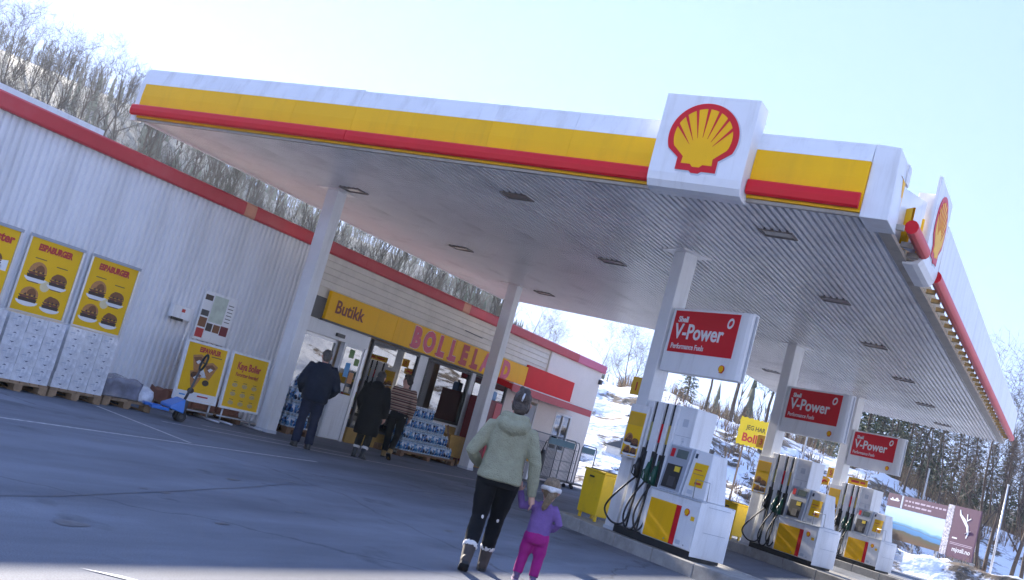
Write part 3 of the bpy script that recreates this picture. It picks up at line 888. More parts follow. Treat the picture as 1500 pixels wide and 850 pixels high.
def burger_print(mb_parent, x, y, z, s, kind=0):
    """flat printed food picture: plate, filling, bun"""
    def half(cx, cz, rx, rz, up=True, n=9):
        r = [(cx + rx * cos(pi * i / n), cz + (rz if up else -rz) * sin(pi * i / n)) for i in range(n + 1)]
        return r if up else r[::-1]
    mb = MB()
    s = s * 1.18
    ms = [PRINTW, PRINTT, PRINTB, mat('print_plum', (0.16, 0.05, 0.035), 0.5, var=0.4, vscale=30), PRINTD]
    mb.cur = 0
    mb.prism_y(half(x, z - 0.28 * s, 0.52 * s, 0.20 * s, False), y - 0.001, y)
    mb.cur = 3
    mb.prism_y([(x - 0.46 * s, z - 0.06 * s), (x - 0.3 * s, z - 0.2 * s), (x, z - 0.14 * s), (x + 0.3 * s, z - 0.22 * s), (x + 0.46 * s, z - 0.06 * s)], y - 0.0016, y - 0.0011)
    mb.cur = 4
    mb.prism_y([(x - 0.44 * s, z - 0.16 * s), (x - 0.4 * s, z - 0.3 * s), (x + 0.4 * s, z - 0.3 * s), (x + 0.44 * s, z - 0.16 * s)], y - 0.0021, y - 0.0017)
    mb.cur = 2 if kind % 2 else 1
    mb.prism_y(half(x + 0.02 * s, z - 0.04 * s, 0.42 * s, (0.42, 0.3, 0.36, 0.28)[kind % 4] * s), y - 0.0026, y - 0.0022)
    mb.cur = 2
    mb.prism_y(half(x + (0.1, -0.1)[kind % 2] * s, z + 0.0 * s, 0.22 * s, 0.26 * s), y - 0.0031, y - 0.0027)
    mb.cur = 4
    for q in range(3):
        xx = x + (-0.25 + 0.22 * q) * s
        mb.prism_y([(xx, z - 0.05 * s), (xx + 0.14 * s, z - 0.06 * s), (xx + 0.10 * s, z + 0.05 * s)], y - 0.0036, y - 0.0032)
    return mb.build('food_print', ms, mb_parent)

def make_advert():
    t = thing('pump_advert', '', 'poster', (P0.x, P0.y, IZ), UA, 'yellow adverts beside the pumps')
    Z = -IZ
    bx('panel', WHITE2, t, -2.20, -1.74, 0.04, 0.075, 1.38 + Z, 2.24 + Z, 0.006)
    bx('print_sheet', YELP, t, -2.17, -1.77, 0.036, 0.0385, 1.40 + Z, 2.12 + Z)
    bx('heading', NUMY, t, -2.17, -1.77, 0.033, 0.0355, 1.90 + Z, 2.10 + Z)
    burger_print(t, -2.05, 0.0355, 1.68 + Z, 0.2, 0); burger_print(t, -1.88, 0.0355, 1.64 + Z, 0.19, 1)
    burger_print(t, -2.04, 0.0355, 1.50 + Z, 0.17, 2); burger_print(t, -1.87, 0.0355, 1.50 + Z, 0.16, 3)
    bx('arm', STEEL, t, -1.99, -1.95, 0.076, 0.30, 1.75 + Z, 1.80 + Z)
    bx('post', STEEL, t, -1.99, -1.95, 0.30, 0.34, 0.0, 2.1 + Z)
    return t

def make_vsign():
    t = thing('fuel_sign', '', 'sign', (P0.x, P0.y, 0), UA, 'fuel signs on the pump columns')
    prof = [(-1.95, 0.20), (-0.28, 0.20), (-0.20, 0.21), (-0.145, 0.24), (-0.13, 0.30), (-0.145, 0.36), (-0.20, 0.39), (-0.28, 0.40), (-1.95, 0.40)]
    MB().prism_z(prof, 2.88, 3.925).build('sign_box', WHITE2, t, bevel=0.006)
    bx('red_field', RED, t, -1.87, -0.36, 0.192, 0.199, 3.20, 3.885)
    bx('edge_strip', GREY, t, -0.129, -0.121, 0.28, 0.32, 2.90, 3.90)
    text('lettering', 'Shell', 0.13, PRINTW, t, -1.76, 0.189, 3.70, offset=0.004)
    text('lettering', 'V-Power', 0.345, PRINTW, t, -1.79, 0.189, 3.43, offset=0.007, sx=0.93)
    text('lettering', 'Performance Fuels', 0.125, PRINTW, t, -1.80, 0.189, 3.26, offset=0.001, sx=0.84)
    # ring symbol
    mb = MB(); n = 20
    for i in range(n):
        a0, a1 = 2 * pi * i / n, 2 * pi * (i + 1) / n
        f = lambda a, r: (-0.535 + r * 0.8 * cos(a) + 0.012 * sin(a), 3.735 + r * sin(a))
        mb.prism_y([f(a0, 0.048), f(a1, 0.048), f(a1, 0.085), f(a0, 0.085)][::-1], 0.186, 0.191)
    mb.build('ring_symbol', PRINTW, t)
    shell_emblem(t, -0.50, 0.187, 3.02, 0.125, False)
    bx('bracket', STEEL, t, -2.0, -1.951, 0.27, 0.37, 3.0, 3.06)
    bx('bracket', STEEL, t, -2.0, -1.951, 0.27, 0.37, 3.7, 3.76)
    return t

def make_bin():
    t = thing('yellow_bin', '', 'bin', (P0.x, P0.y, IZ), UA, 'yellow bins on the pump islands')
    x0, x1, y0, y1 = -3.28, -2.70, 0.26, 0.66
    MB().hexa([(x0 + 0.02, y0 + 0.02, 0.09), (x1 - 0.02, y0 + 0.02, 0.09), (x1 - 0.02, y1 - 0.02, 0.09), (x0 + 0.02, y1 - 0.02, 0.09)],
              [(x0, y0, 0.80), (x1, y0, 0.80), (x1, y1, 0.80), (x0, y1, 0.80)]).build('body', YELB, t, bevel=0.015)
    bx('rim', YELB, t, x0 - 0.012, x1 + 0.012, y0 - 0.012, y1 + 0.012, 0.802, 0.84, 0.008)
    bx('opening', BLACK, t, x0 + 0.06, x1 - 0.06, y0 + 0.06, y1 - 0.06, 0.842, 0.855)
    for a in (x0 + 0.05, x1 - 0.09):
        for b in (y0 + 0.05, y1 - 0.09):
            bx('leg', YELB, t, a, a + 0.04, b, b + 0.04, 0.0, 0.092)
    bx('latch', BLACK, t, x0 + 0.2, x0 + 0.32, y0 - 0.022, y0 - 0.013, 0.70, 0.73)
    return t

def make_number(n, k):
    t = thing('pump_number_sign', 'yellow number plate on its column ' + {'1': 'above the first pump', '3': 'above the second pump', '5': 'above the last pump'}[n], 'sign', (P0.x, P0.y + k * DYP, 0), UA)
    bx('plate', NUMY, t, -2.55, -2.27, 0.20, 0.225, 2.40, 2.70, 0.006)
    text('numeral', n, 0.2, PRED, t, -2.41, 0.197, 2.475, align='CENTER', offset=0.004)
    bx('bracket', STEEL, t, -2.30, -2.18, 0.226, 0.26, 2.52, 2.56)
    return t

ordn = ['closest to the walking woman', 'on the second island', 'on the farthest island']
pump = make_pump(); adv = make_advert(); vs = make_vsign(); bn = make_bin()
for k in range(3):
    for src, lab in ((pump, 'white fuel pump with yellow and red panel, '), (adv, 'yellow food advert mounted beside the pump, '), (vs, 'red and white fuel sign on its column, '), (bn, 'square yellow bin behind the pump hoses, ')):
        o = src if k == 0 else copy_tree(src)
        o.location.y = P0.y + k * DYP
        o['label'] = lab + ordn[k]
    make_number(('1', '3', '5')[k], k)
# small promo boards by the last pump
t = thing('promo_sign', 'small orange sign with a red flourish beside number five', 'sign', (P0.x, P0.y + 2 * DYP, 0), UA)
MB().prism_y([(-2.98, 2.20), (-2.80, 2.14), (-2.45, 2.17), (-2.42, 2.36), (-2.55, 2.398), (-2.98, 2.40)], 0.22, 0.24).build('plate', NUMY, t)
MB().tube([(-2.92, 0.215, 2.30), (-2.84, 0.215, 2.35), (-2.76, 0.215, 2.29), (-2.68, 0.215, 2.24), (-2.60, 0.215, 2.30), (-2.50, 0.215, 2.26)], [0.02, 0.03, 0.035, 0.04, 0.03, 0.015], 8).build('flourish', PRED, t, True)
t = thing('pump_top_sign', 'yellow strip sign standing on top of the farthest pump', 'sign', (P0.x, P0.y + 2 * DYP, 0), UA)
bx('plate', NUMY, t, -1.74, -1.05, 0.2, 0.23, 2.365, 2.56, 0.004)
bx('lettering_bar', PRED, t, -1.62, -1.34, 0.195, 0.199, 2.43, 2.49)
bx('lettering_bar', PRED, t, -1.28, -1.12, 0.195, 0.199, 2.43, 2.49)

# ------------------------------------------------------------------ shop building
WX = -14.7
shop = thing('shop_building', 'long low shop with white sheet cladding, red roof edge and glazed front', 'building', (0, 0, 0))
# vertical trapezoid cladding, in sheets one metre wide
def clad_mesh(w, ribs, z1):
    mb = MB(); p = w / ribs; prof = []
    for i in range(ribs):
        y = i * p
        prof += [(y, 0), (y + p * 0.42, 0), (y + p * 0.52, -0.045), (y + p * 0.90, -0.045)]
    prof.append((w, 0)); n = len(prof)
    mb.v = [(x, y, 0.03) for y, x in prof] + [(x, y, z1) for y, x in prof]
    for i in range(n - 1):
        mb.f.append((i, i + 1, n + i + 1, n + i)); mb.mi.append(0)
    return mb.mesh('cladding_sheet', CLAD)
cw = (17.15 - 1.0) / 16
me = clad_mesh(cw - 0.002, 8, 3.86)
for i in range(16):
    o = link('cladding_sheet', me, shop); o.location = (WX + random.uniform(-0.002, 0.002), 1.0 + i * cw, 0)
# body behind the cladding, roof and back parts
bx('wall', RENDERW, shop, -26, WX - 0.06, 1.0, 17.1, 0, 3.9)
bx('wall', RENDERW, shop, -26, -20.5, 17.11, 32.1, 0, 3.9)
bx('wall', RENDERW, shop, -20.49, WX - 0.03, 28.3, 32.1, 0, 3.9)
bx('interior_ceiling', GREYL, shop, -20.49, WX - 0.20, 17.11, 28.29, 2.75, 2.85)
bx('interior_floor', mat('shop_floor', (0.25, 0.23, 0.21), 0.4), shop, -20.49, WX - 0.02, 17.11, 28.29, 0.0, 0.02)
bx('upper_wall', SIDING, shop, -20.49, WX - 0.03, 17.11, 28.29, 2.86, 3.9)
bx('upper_wall', SIDING, shop, WX - 0.19, WX - 0.03, 17.16, 28.25, 2.45, 2.858)
bx('roof', DECK, shop, -26.1, WX - 0.0, 0.9, 32.2, 3.905, 4.05)
bx('roof_upstand', WHITE, shop, -26.0, -20, 0.9, 15.0, 4.06, 5.22)
# red roof edge in lengths, sun bleached towards the end
ys = [0.9, 4.9, 8.9, 14.42, 14.72, 18.4, 22.70, 23.05, 26.6, 30.0, 32.25]
for i, (a, b) in enumerate(zip(ys, ys[1:])):
    m = ORNG if i in (3, 6) else (RED3 if i == 9 else RED2)
    MB().prism_y([(WX - 0.02, 3.84), (WX + 0.085, 3.84), (WX + 0.10, 3.87), (WX + 0.10, 4.07), (WX + 0.07, 4.10), (WX - 0.1, 4.10), (WX - 0.1, 4.055), (WX - 0.02, 4.055)][::-1], a + 0.003, b - 0.003).build('roof_edge', m, shop)
# horizontal siding boards above the sign
z = 3.14
rows = 5
bh = (3.85 - z) / rows
for r in range(rows):
    cuts = [17.16, 19.9 + 0.9 * (r % 3), 23.4 + 0.7 * ((r + 1) % 3), 26.4, 28.24]
    for a, b in zip(cuts, cuts[1:]):
        z0 = z + r * bh
        MB().prism_y([(WX - 0.03, z0), (WX + 0.018, z0), (WX + 0.018, z0 + 0.012), (WX - 0.006, z0 + bh - 0.004), (WX - 0.03, z0 + bh - 0.004)][::-1], a + 0.0015, b - 0.0015).build('siding_board', SIDING, shop)
# wall end block
bx('end_wall', RENDERW, shop, WX - 0.029, WX + 0.02, 28.25, 29.55, 0, 3.85)
bx('end_wall', RENDERW, shop, WX - 0.029, WX + 0.02, 30.75, 32.15, 0, 3.85)
bx('end_wall', RENDERW, shop, WX - 0.029, WX + 0.0195, 29.552, 30.748, 2.17, 3.85)
bx('end_wall', RENDERW, shop, WX - 0.029, WX + 0.0195, 29.552, 30.748, 0.0, 0.95)
def window(y0, y1, z0, z1, fm, fw=0.06, x=WX, pane=GLASS, mull=()):
    w = MB()
    w.box(x - 0.04, x + 0.03, y0, y1, z1 - fw, z1); w.box(x - 0.04, x + 0.03, y0, y1, z0, z0 + fw)
    w.box(x - 0.04, x + 0.03, y0, y0 + fw, z0 + fw, z1 - fw); w.box(x - 0.04, x + 0.03, y1 - fw, y1, z0 + fw, z1 - fw)
    for q in mull:
        w.box(x - 0.04, x + 0.03, q - fw / 2, q + fw / 2, z0 + fw, z1 - fw)
    o = w.build('window', fm, shop)
    bx('pane', pane, o, x - 0.012, x - 0.004, y0 + fw, y1 - fw, z0 + fw, z1 - fw)
    return o
o = window(29.56, 30.74, 0.96, 2.16, WHITE, 0.07, mull=(30.15,))
bx('backing', mat('blind', (0.5, 0.49, 0.45), 0.7), o, WX - 0.028, WX - 0.02, 29.63, 30.67, 1.03, 2.09)
# service door and its recess
d = bx('service_door', GREY, shop, WX - 0.05, WX - 0.0, 27.42, 28.2, 0.02, 2.12, 0.004)
bx('handle', STEEL, d, WX + 0.0, WX + 0.05, 27.5, 27.6, 1.0, 1.03)
bx('door_frame', WHITE, shop, WX - 0.04, WX + 0.03, 28.202, 28.247, 0, 2.2)
bx('door_frame', WHITE, shop, WX - 0.04, WX + 0.03, 27.36, 27.418, 0, 2.2)
bx('panel', RENDERW, shop, WX - 0.04, WX + 0.0, 26.2, 27.355, 0, 2.44)
bx('panel', RENDERW, shop, WX - 0.04, WX + 0.0, 27.357, 28.24, 2.205, 2.44)
# awning
aw = MB().prism_y([(WX + 0.021, 2.42), (WX + 0.80, 2.30), (WX + 0.80, 2.46), (WX + 0.021, 2.58)][::-1], 25.0, 30.3).build('awning', RED, shop, bevel=0.006)
bx('edge', RED2, aw, WX + 0.801, WX + 0.83, 24.98, 30.32, 2.27, 2.47)
bx('top_edge', WHITE, aw, WX + 0.70, WX + 0.835, 24.98, 30.32, 2.472, 2.50)
# entrance: sliding glass door, sidelight and white pillar panel
dr = MB()
for (a, b, c, e) in ((17.30, 18.50, 2.08, 2.15), (17.30, 18.50, 0.03, 0.12), (17.30, 17.36, 0.12, 2.08), (18.43, 18.50, 0.12, 2.08)):
    dr.box(WX - 0.16, WX - 0.12, a, b, c, e)
dr = dr.build('sliding_door', ALU, shop)
bx('pane', GLASS, dr, WX - 0.145, WX - 0.137, 17.36, 18.43, 0.12, 2.08)
bx('door_header', WHITE, shop, WX - 0.10, WX + 0.02, 17.16, 19.42, 2.152, 2.448)
bx('sensor', DARK, shop, WX + 0.02, WX + 0.09, 18.15, 18.42, 2.22, 2.30, 0.01)
sl = bx('door_side_panel', WHITE, shop, WX - 0.10, WX + 0.02, 18.56, 19.30, 0.02, 2.15)
for i in range(7):
    bx('slat', WHITE2, sl, WX + 0.0205, WX + 0.034, 18.60, 19.26, 0.06 + i * 0.135, 0.06 + i * 0.135 + 0.125)
bx('pane', GLASS, sl, WX + 0.0205, WX + 0.027, 18.62, 19.24, 1.04, 2.08)
for (y0, y1, z0, z1, m) in ((18.80, 18.98, 1.86, 2.05, PRINTGR), (19.05, 19.22, 1.72, 1.88, PRINTGR), (18.78, 18.95, 1.42, 1.74, mat('sticker_blue', (0.05, 0.30, 0.62), 0.4)), (18.98, 19.16, 1.30, 1.55, PRINTT), (18.76, 18.94, 1.10, 1.27, PRINTW), (19.0, 19.14, 1.10, 1.22, mat('sticker_beige', (0.6, 0.5, 0.35), 0.5))):
    bx('sticker', m, sl, WX + 0.0275, WX + 0.030, y0, y1, z0, z1)
bx('door_post', ALU, shop, WX - 0.10, WX + 0.03, 19.31, 19.42, 0, 2.15)
# windows of the shop front
window(19.55, 21.52, 0.35, 2.43, DARK, 0.05)
bx('window_pier', WHITE, shop, WX - 0.10, WX + 0.03, 21.53, 21.90, 0.0, 2.445)
window(21.92, 24.08, 0.98, 2.43, BLACK, 0.07)
bx('window_sill', WHITE, shop, WX - 0.05, WX + 0.06, 21.91, 24.09, 0.93, 0.976)
bx('window_post', WHITE, shop, WX - 0.10, WX + 0.05, 24.10, 24.28, 0.0, 2.445)
window(24.30, 26.18, 0.85, 2.43, DARK, 0.06, mull=(25.2,))
kick = mat('kick_panel', (0.42, 0.25, 0.06), 0.6, var=0.15)
bx('kick_panel', kick, shop, WX - 0.08, WX + 0.0, 19.55, 21.52, 0.0, 0.345)
bx('kick_panel', kick, shop, WX - 0.08, WX + 0.0, 21.91, 24.09, 0.0, 0.925)
bx('kick_panel', kick, shop, WX - 0.08, WX + 0.0, 24.29, 26.18, 0.0, 0.845)
bx('sign_return', DARK, shop, WX - 0.02, WX + 0.03, 17.16, 17.53, 2.46, 2.92)
bx('sign_soffit', DARK, shop, WX - 0.03, WX + 0.10, 17.5, 26.2, 2.45, 2.485)
# conduit on the siding
MB().tube([(WX + 0.03, 23.2, 3.42), (WX + 0.03, 24.1, 3.40)], 0.012, 6).build('conduit', DARK, shop)
MB().tube([(WX + 0.035, 28.2, 3.2), (WX + 0.035, 28.2, 3.82)], 0.03, 8).build('downpipe', SIDING, shop)
# lamp over the end corner
bx('wall_box', DARK, shop, WX + 0.021, WX + 0.12, 32.0, 32.12, 3.45, 3.6)

# inside: shelving with goods, counter, strip lights
rnd = random.Random(3)
gcols = [mat('goods_%d' % i, c, 0.5) for i, c in enumerate(((0.45, 0.05, 0.04), (0.6, 0.4, 0.05), (0.1, 0.2, 0.4), (0.5, 0.5, 0.5), (0.15, 0.3, 0.1), (0.3, 0.15, 0.08)))]
for i, (x, y, ln) in enumerate(((-17.0, 19.8, 1.6), (-17.2, 22.4, 1.6), (-17.0, 25.0, 1.4), (-19.2, 18.2, 2.4), (-19.3, 21.6, 2.6), (-19.3, 25.2, 2.4))):
    t = thing('shop_shelf', 'stocked shelf unit inside the shop, ' + ('behind the first window', 'behind the middle window', 'behind the last window', 'at the back by the door', 'at the back in the middle', 'at the back far end')[i], 'shelf', (x, y, 0.02), 0, 'shelf units in the shop')
    bx('back', GREYL, t, -0.03, 0.0, 0, ln, 0, 1.6)
    for s in range(4):
        bx('shelf_board', GREYL, t, 0.0, 0.35, 0, ln, 0.1 + s * 0.38, 0.13 + s * 0.38)
        mb = MB(); y0 = 0.03
        while y0 < ln - 0.2:
            w = rnd.uniform(0.08, 0.22); mb.cur = rnd.randrange(6)
            mb.box(0.04, 0.32, y0, y0 + w - 0.01, 0.131 + s * 0.38, 0.131 + s * 0.38 + rnd.uniform(0.14, 0.26)); y0 += w
        o = mb.build('goods', gcols, t); o['kind'] = 'stuff'
for i, y in enumerate((19.5, 22.5, 25.5)):
    t = thing('strip_light', 'lit ceiling strip light inside the shop, ' + ('first', 'second', 'third')[i] + ' from the door', 'light', (-16.6, y, 2.69), 0, 'strip lights in the shop')
    bx('housing', WHITE, t, -0.08, 0.08, -0.6, 0.6, 0.02, 0.06)
    bx('tube', mat('lit_tube', (1, 1, 1), 0.5, var=0, emit=((1, 0.95, 0.85), 6.0)), t, -0.04, 0.04, -0.58, 0.58, 0.0, 0.019)
t = thing('hanging_shop_sign', 'small yellow hanging sign glowing inside the shop window', 'sign', (-15.6, 20.35, 2.0), radians(90))
bx('plate', mat('glow_yellow', (0.8, 0.45, 0.02), 0.5, var=0, emit=((1, 0.5, 0.03), 0.8)), t, -0.3, 0.3, 0, 0.06, -0.1, 0.12)
MB().tube([(-0.2, 0.03, 0.12), (-0.2, 0.03, 0.75)], 0.006, 5).build('wire', DARK, t)
MB().tube([(0.2, 0.03, 0.12), (0.2, 0.03, 0.75)], 0.006, 5).build('wire', DARK, t)

# ------------------------------------------------------------------ shop sign band
R90 = radians(90)
sg = thing('shop_sign', 'long yellow fascia sign with pink lettering over the shop windows', 'sign', (WX + 0.10, 17.55, 2.49), R90)
# local x runs along the facade
sp = [(0.0, 2.55), (2.552, 5.3), (5.302, 7.9), (7.902, 9.38)]
for a, b in sp:
    bx('sign_panel', YEL, sg, a, b - 0.002, 0.0, 0.09, 0.0, 0.62, 0.01)
bx('red_panel', mat('sign_red_panel', (0.66, 0.016, 0.022), 0.5, var=0.08, vscale=1.5, spec=0.15), sg, 9.385, 12.6, 0.0, 0.09, 0.0, 0.70, 0.01)
text('lettering', 'Butikk', 0.40, MAROON, sg, 0.24, -0.004, 0.20, offset=0.006)
def slab_letters(s, x, z, size, m, pitch):
    for i, ch in enumerate(s):
        mm = m if ch not in 'E' else PRED
        if i == 5: mm = PRED
        text('letter', ch, size, PRINTW if i in (0, 1, 2, 3) else YELP, sg, x + i * pitch, -0.003, z, offset=0.056, sx=0.93, align='CENTER', extrude=0.001)
        text('letter', ch, size, mm, sg, x + i * pitch, -0.008, z, offset=0.044, sx=0.93, align='CENTER', extrude=0.002)
        # western slab serifs
        if ch in 'BLEANDL':
            for dx in ((-0.235, -0.05) if ch in 'BLED' else (-0.25, 0.13)):
                bx('serif', mm, sg, x + i * pitch + dx, x + i * pitch + dx + 0.12, -0.012, -0.0105, z - 0.02, z + 0.03)
slab_letters('BOLLELAND', 3.50, 0.085, 0.66, PINK, 0.575)

# ------------------------------------------------------------------ things along the wall
def frame_box(t, w, h, m, fw=0.035, d=0.03, z0=0.0):
    mb = MB()
    mb.box(0, w, -d, 0, z0, z0 + fw); mb.box(0, w, -d, 0, z0 + h - fw, z0 + h)
    mb.box(0, fw, -d, 0, z0 + fw, z0 + h - fw); mb.box(w - fw, w, -d, 0, z0 + fw, z0 + h - fw)
    return mb.build('frame', m, t)

def wall_poster(y0, y1, label, first=False):
    w = y1 - y0; h = 1.24
    t = thing('wall_poster', label, 'poster', (WX + 0.03, y0, 1.02), R90, 'framed food posters on the sheet wall')
    frame_box(t, w, h, ALU)
    bx('top_rail', GREY, t, 0.0, w, -0.04, -0.031, h - 0.05, h - 0.003)
    bx('print_sheet', YELP, t, 0.036, w - 0.036, -0.016, -0.006, 0.036, h - 0.036)
    yy = -0.0165
    if first:
        text('lettering', 'ster', 0.19, PRED, t, w - 0.10, yy - 0.002, h - 0.26, align='RIGHT', offset=0.008, extrude=0.001)
        burger_print(t, w - 0.35, yy, h - 0.52, 0.3, 1)
        MB().prism_y([(w - 0.22, 0.55), (w - 0.08, 0.55), (w - 0.08, 0.72), (w - 0.22, 0.70)], yy - 0.001, yy).build('print_patch', PRINTW, t)
    else:
        text('lettering', 'ESPABURGER', 0.135, PRED, t, w / 2, yy - 0.002, h - 0.22, align='CENTER', offset=0.009, extrude=0.001, sx=0.80)
        for i, (px, pz, s) in enumerate(((0.30, h - 0.55, 0.33), (0.70, h - 0.60, 0.31), (0.28, h - 0.93, 0.33), (0.70, h - 0.97, 0.31))):
            burger_print(t, px * w, yy, pz, s, i)
            bx('caption', PRINTB, t, px * w - 0.11, px * w + 0.10, yy - 0.0018, yy - 0.0003, pz + 0.19, pz + 0.205)
        MB().prism_y([(0.5 * w + 0.09 * cos(2 * pi * i / 12), h - 0.75 + 0.09 * sin(2 * pi * i / 12)) for i in range(12)], yy - 0.0008, yy - 0.0001).build('glow_print', mat('print_cream', (0.8, 0.68, 0.4), 0.5), t)
    return t
wall_poster(9.14, 10.19, 'yellow framed poster cut by the picture edge, above the first cartons', True)
wall_poster(10.33, 11.37, 'yellow burger poster in the middle of three, above the white cartons')
wall_poster(11.52, 12.55, 'yellow burger poster nearest the wall notice board, above the last cartons')

# notice board with map and leaflets
t = thing('notice_board', 'wall notice board with a green map and small red leaflets', 'notice board', (WX + 0.03, 14.14, 1.35), R90)
bx('backing', WHITE2, t, 0, 0.86, -0.02, 0, 0, 0.93, 0.004)
bx('map_sheet', mat('map_paper', (0.55, 0.62, 0.52), 0.6, var=0.25, vscale=5), t, 0.26, 0.62, -0.024, -0.021, 0.38, 0.88)
bx('text_sheet', PRINTW, t, 0.64, 0.83, -0.024, -0.021, 0.38, 0.86)
for i, (a, b, c, d_, m) in enumerate(((0.03, 0.22, 0.76, 0.86, PRINTD), (0.03, 0.22, 0.60, 0.74, PRINTW), (0.03, 0.22, 0.46, 0.57, DARK), (0.03, 0.22, 0.25, 0.43, PRINTB), (0.25, 0.40, 0.20, 0.35, PRINTD), (0.43, 0.60, 0.20, 0.35, PRINTB), (0.62, 0.82, 0.18, 0.36, MAROON), (0.03, 0.22, 0.05, 0.22, PRED), (0.25, 0.42, 0.03, 0.18, PRINTW), (0.45, 0.80, 0.03, 0.16, PRINTW))):
    bx('leaflet', m, t, a, b, -0.026, -0.0215, c, d_)
for i in range(6):
    bx('text_line', DARK, t, 0.66, 0.80, -0.026, -0.0245, 0.44 + i * 0.065, 0.455 + i * 0.065)
t = thing('meter_box', 'small white wall box with a black lever beside the notice board', 'wall box', (WX + 0.03, 13.44, 1.62), R90)
bx('box', WHITE2, t, 0.0, 0.46, -0.10, 0, 0.0, 0.24, 0.012)
bx('lever', BLACK, t, -0.02, 0.26, -0.14, -0.102, -0.04, 0.01, 0.01)
bx('badge', PRED, t, 0.20, 0.28, -0.105, -0.101, 0.13, 0.19)
MB().tube([(0.52, -0.01, 0.05), (0.52, -0.01, -0.85)], 0.015, 6).build('pipe', ALU, t)

# pallets and cartons
def make_pallet(w=0.98, d=1.2, name='pallet', label='', m=WOOD, group='wooden pallets by the wall'):
    t = thing(name, label, 'pallet', (0, 0, 0), 0, group)
    # x: depth towards the wall (negative), y: along the wall; origin at near front corner
    for i in range(3):
        bx('bottom_board', m, t, -d, 0, i * (w - 0.1) / 2, i * (w - 0.1) / 2 + 0.1, 0.0, 0.02)
    for i in range(3):
        for j in range(3):
            bx('block', m, t, -d + i * (d - 0.12) / 2, -d + i * (d - 0.12) / 2 + 0.12, j * (w - 0.14) / 2, j * (w - 0.14) / 2 + 0.14, 0.0205, 0.10)
    for i in range(3):
        bx('stringer', m, t, -d + i * (d - 0.12) / 2, -d + i * (d - 0.12) / 2 + 0.12, 0, w, 0.1005, 0.12)
    n = 6
    for i in range(n):
        bx('top_board', m, t, -d, 0, i * w / n + 0.008, (i + 1) * w / n - 0.008, 0.1205, 0.142)
    return t
pal = make_pallet(label='pale wooden pallet under the first carton stack')
def carton_mesh(d, w, h):
    mb = MB(); mb.cur = 0
    mb.box(-d, 0, 0, w, 0, h)
    mb.cur = 1     # printed marks and tape on the outer face
    x = 0.0012
    mb.poly([(x, w * 0.38, h * 0.80), (x, w * 0.62, h * 0.80), (x, w * 0.5, h * 0.88)])
    mb.poly([(x, w * 0.38, h * 0.30), (x, w * 0.50, h * 0.20), (x, w * 0.62, h * 0.30)])
    mb.cur = 2
    mb.poly([(x, w * 0.06, h * 0.50), (x, w * 0.94, h * 0.50), (x, w * 0.94, h * 0.515), (x, w * 0.06, h * 0.515)])
    mb.poly([(x, w * 0.15, h * 0.60), (x, w * 0.40, h * 0.60), (x, w * 0.40, h * 0.68), (x, w * 0.15, h * 0.68)])
    return mb.mesh('drinks_carton', [CARTON, PRINTG, mat('print_pale', (0.45, 0.5, 0.58), 0.4)])
CB = carton_mesh(0.56, 0.315, 0.225)
where = ['the leftmost stack, cut by the picture edge', 'the second stack, below the middle poster', 'the stack nearest the low wrapped pallet']
for s, (fx, y0) in enumerate(((-12.82, 8.16), (-12.92, 9.20), (-13.03, 10.26))):
    p = pal if s == 0 else copy_tree(pal)
    p.location = (fx, y0, 0); p.rotation_euler = (0, 0, radians(3.0))
    p['label'] = 'pale wooden pallet carrying ' + where[s]
    rr = Matrix.Rotation(radians(3.0), 4, 'Z')
    for c in range(3):
        for lay in range(4):
            for dd in range(2):
                o = link('drinks_carton', CB)
                loc = Vector((-0.01 - dd * 0.575 + random.uniform(-0.006, 0.006), 0.008 + c * 0.322 + random.uniform(-0.002, 0.002), 0.143 + lay * 0.2265))
                o.location = (rr @ loc) + Vector((fx, y0, 0)); o.rotation_euler = (0, 0, radians(3.0 + random.uniform(-0.5, 0.5)))
                tag(o, '%s white carton, %s layer, %s column, in %s' % (('front', 'rear')[dd], ('bottom', 'second', 'third', 'top')[lay], ('left', 'middle', 'right')[c], ('the leftmost carton stack', 'the carton stack under the middle poster', 'the carton stack by the wrapped load')[s]), 'carton', 'cartons in stack ' + ('one', 'two', 'three')[s])
# low pallet with film-wrapped goods
p = copy_tree(pal); p.location = (-13.25, 11.42, 0); p.rotation_euler = (0, 0, 0); p['label'] = 'wooden pallet under the low grey film wrapped load'
def lump(name, x0, x1, y0, y1, z0, z1, m, seed=0, amp=0.03):
    mb = MB(); nx, ny = 14, 14
    bm = bmesh.new()
    bmesh.ops.create_cube(bm, size=1)
    bmesh.ops.subdivide_edges(bm, edges=bm.edges[:], cuts=9, use_grid_fill=True)
    for v in bm.verts:
        q = Vector((x0 + (v.co.x + .5) * (x1 - x0), y0 + (v.co.y + .5) * (y1 - y0), z0 + (v.co.z + .5) * (z1 - z0)))
        nn = noise.noise_vector((q * 5 + Vector((seed, 0, 0)))) * amp
        f = (v.co.z + 0.5)
        v.co = q + Vector((nn.x, nn.y, nn.z)) * (0.3 + f)
        if v.co.z < z0 + 0.002: v.co.z = z0 + 0.002
    me = bpy.data.meshes.new(name); bm.to_mesh(me); bm.free()
    me.materials.append(m)
    me.polygons.foreach_set('use_smooth', [True] * len(me.polygons))
    return link(name, me)
WRAP = mat('grey_film', (0.22, 0.23, 0.28), 0.22, var=0.25, vscale=7, bump=0.5, bscale=18, coat=0.5)
tag(lump('wrapped_load', -14.35, -13.3, 11.45, 12.15, 0.143, 0.42, WRAP, 1, 0.07), 'low load in dark grey stretch film on the short pallet', 'load')
tag(lump('bottle_pack', -14.0, -13.32, 12.16, 12.42, 0.143, 0.36, CARTON, 4, 0.06), 'white film wrapped pack beside the blue pallet jack', 'package')

# blue pallet jack
t = thing('pallet_jack', 'blue hand pallet jack with a tall black loop handle', 'pallet jack', (-12.86, 12.55, 0), radians(158))
t.scale = (0.88, 0.88, 0.95)
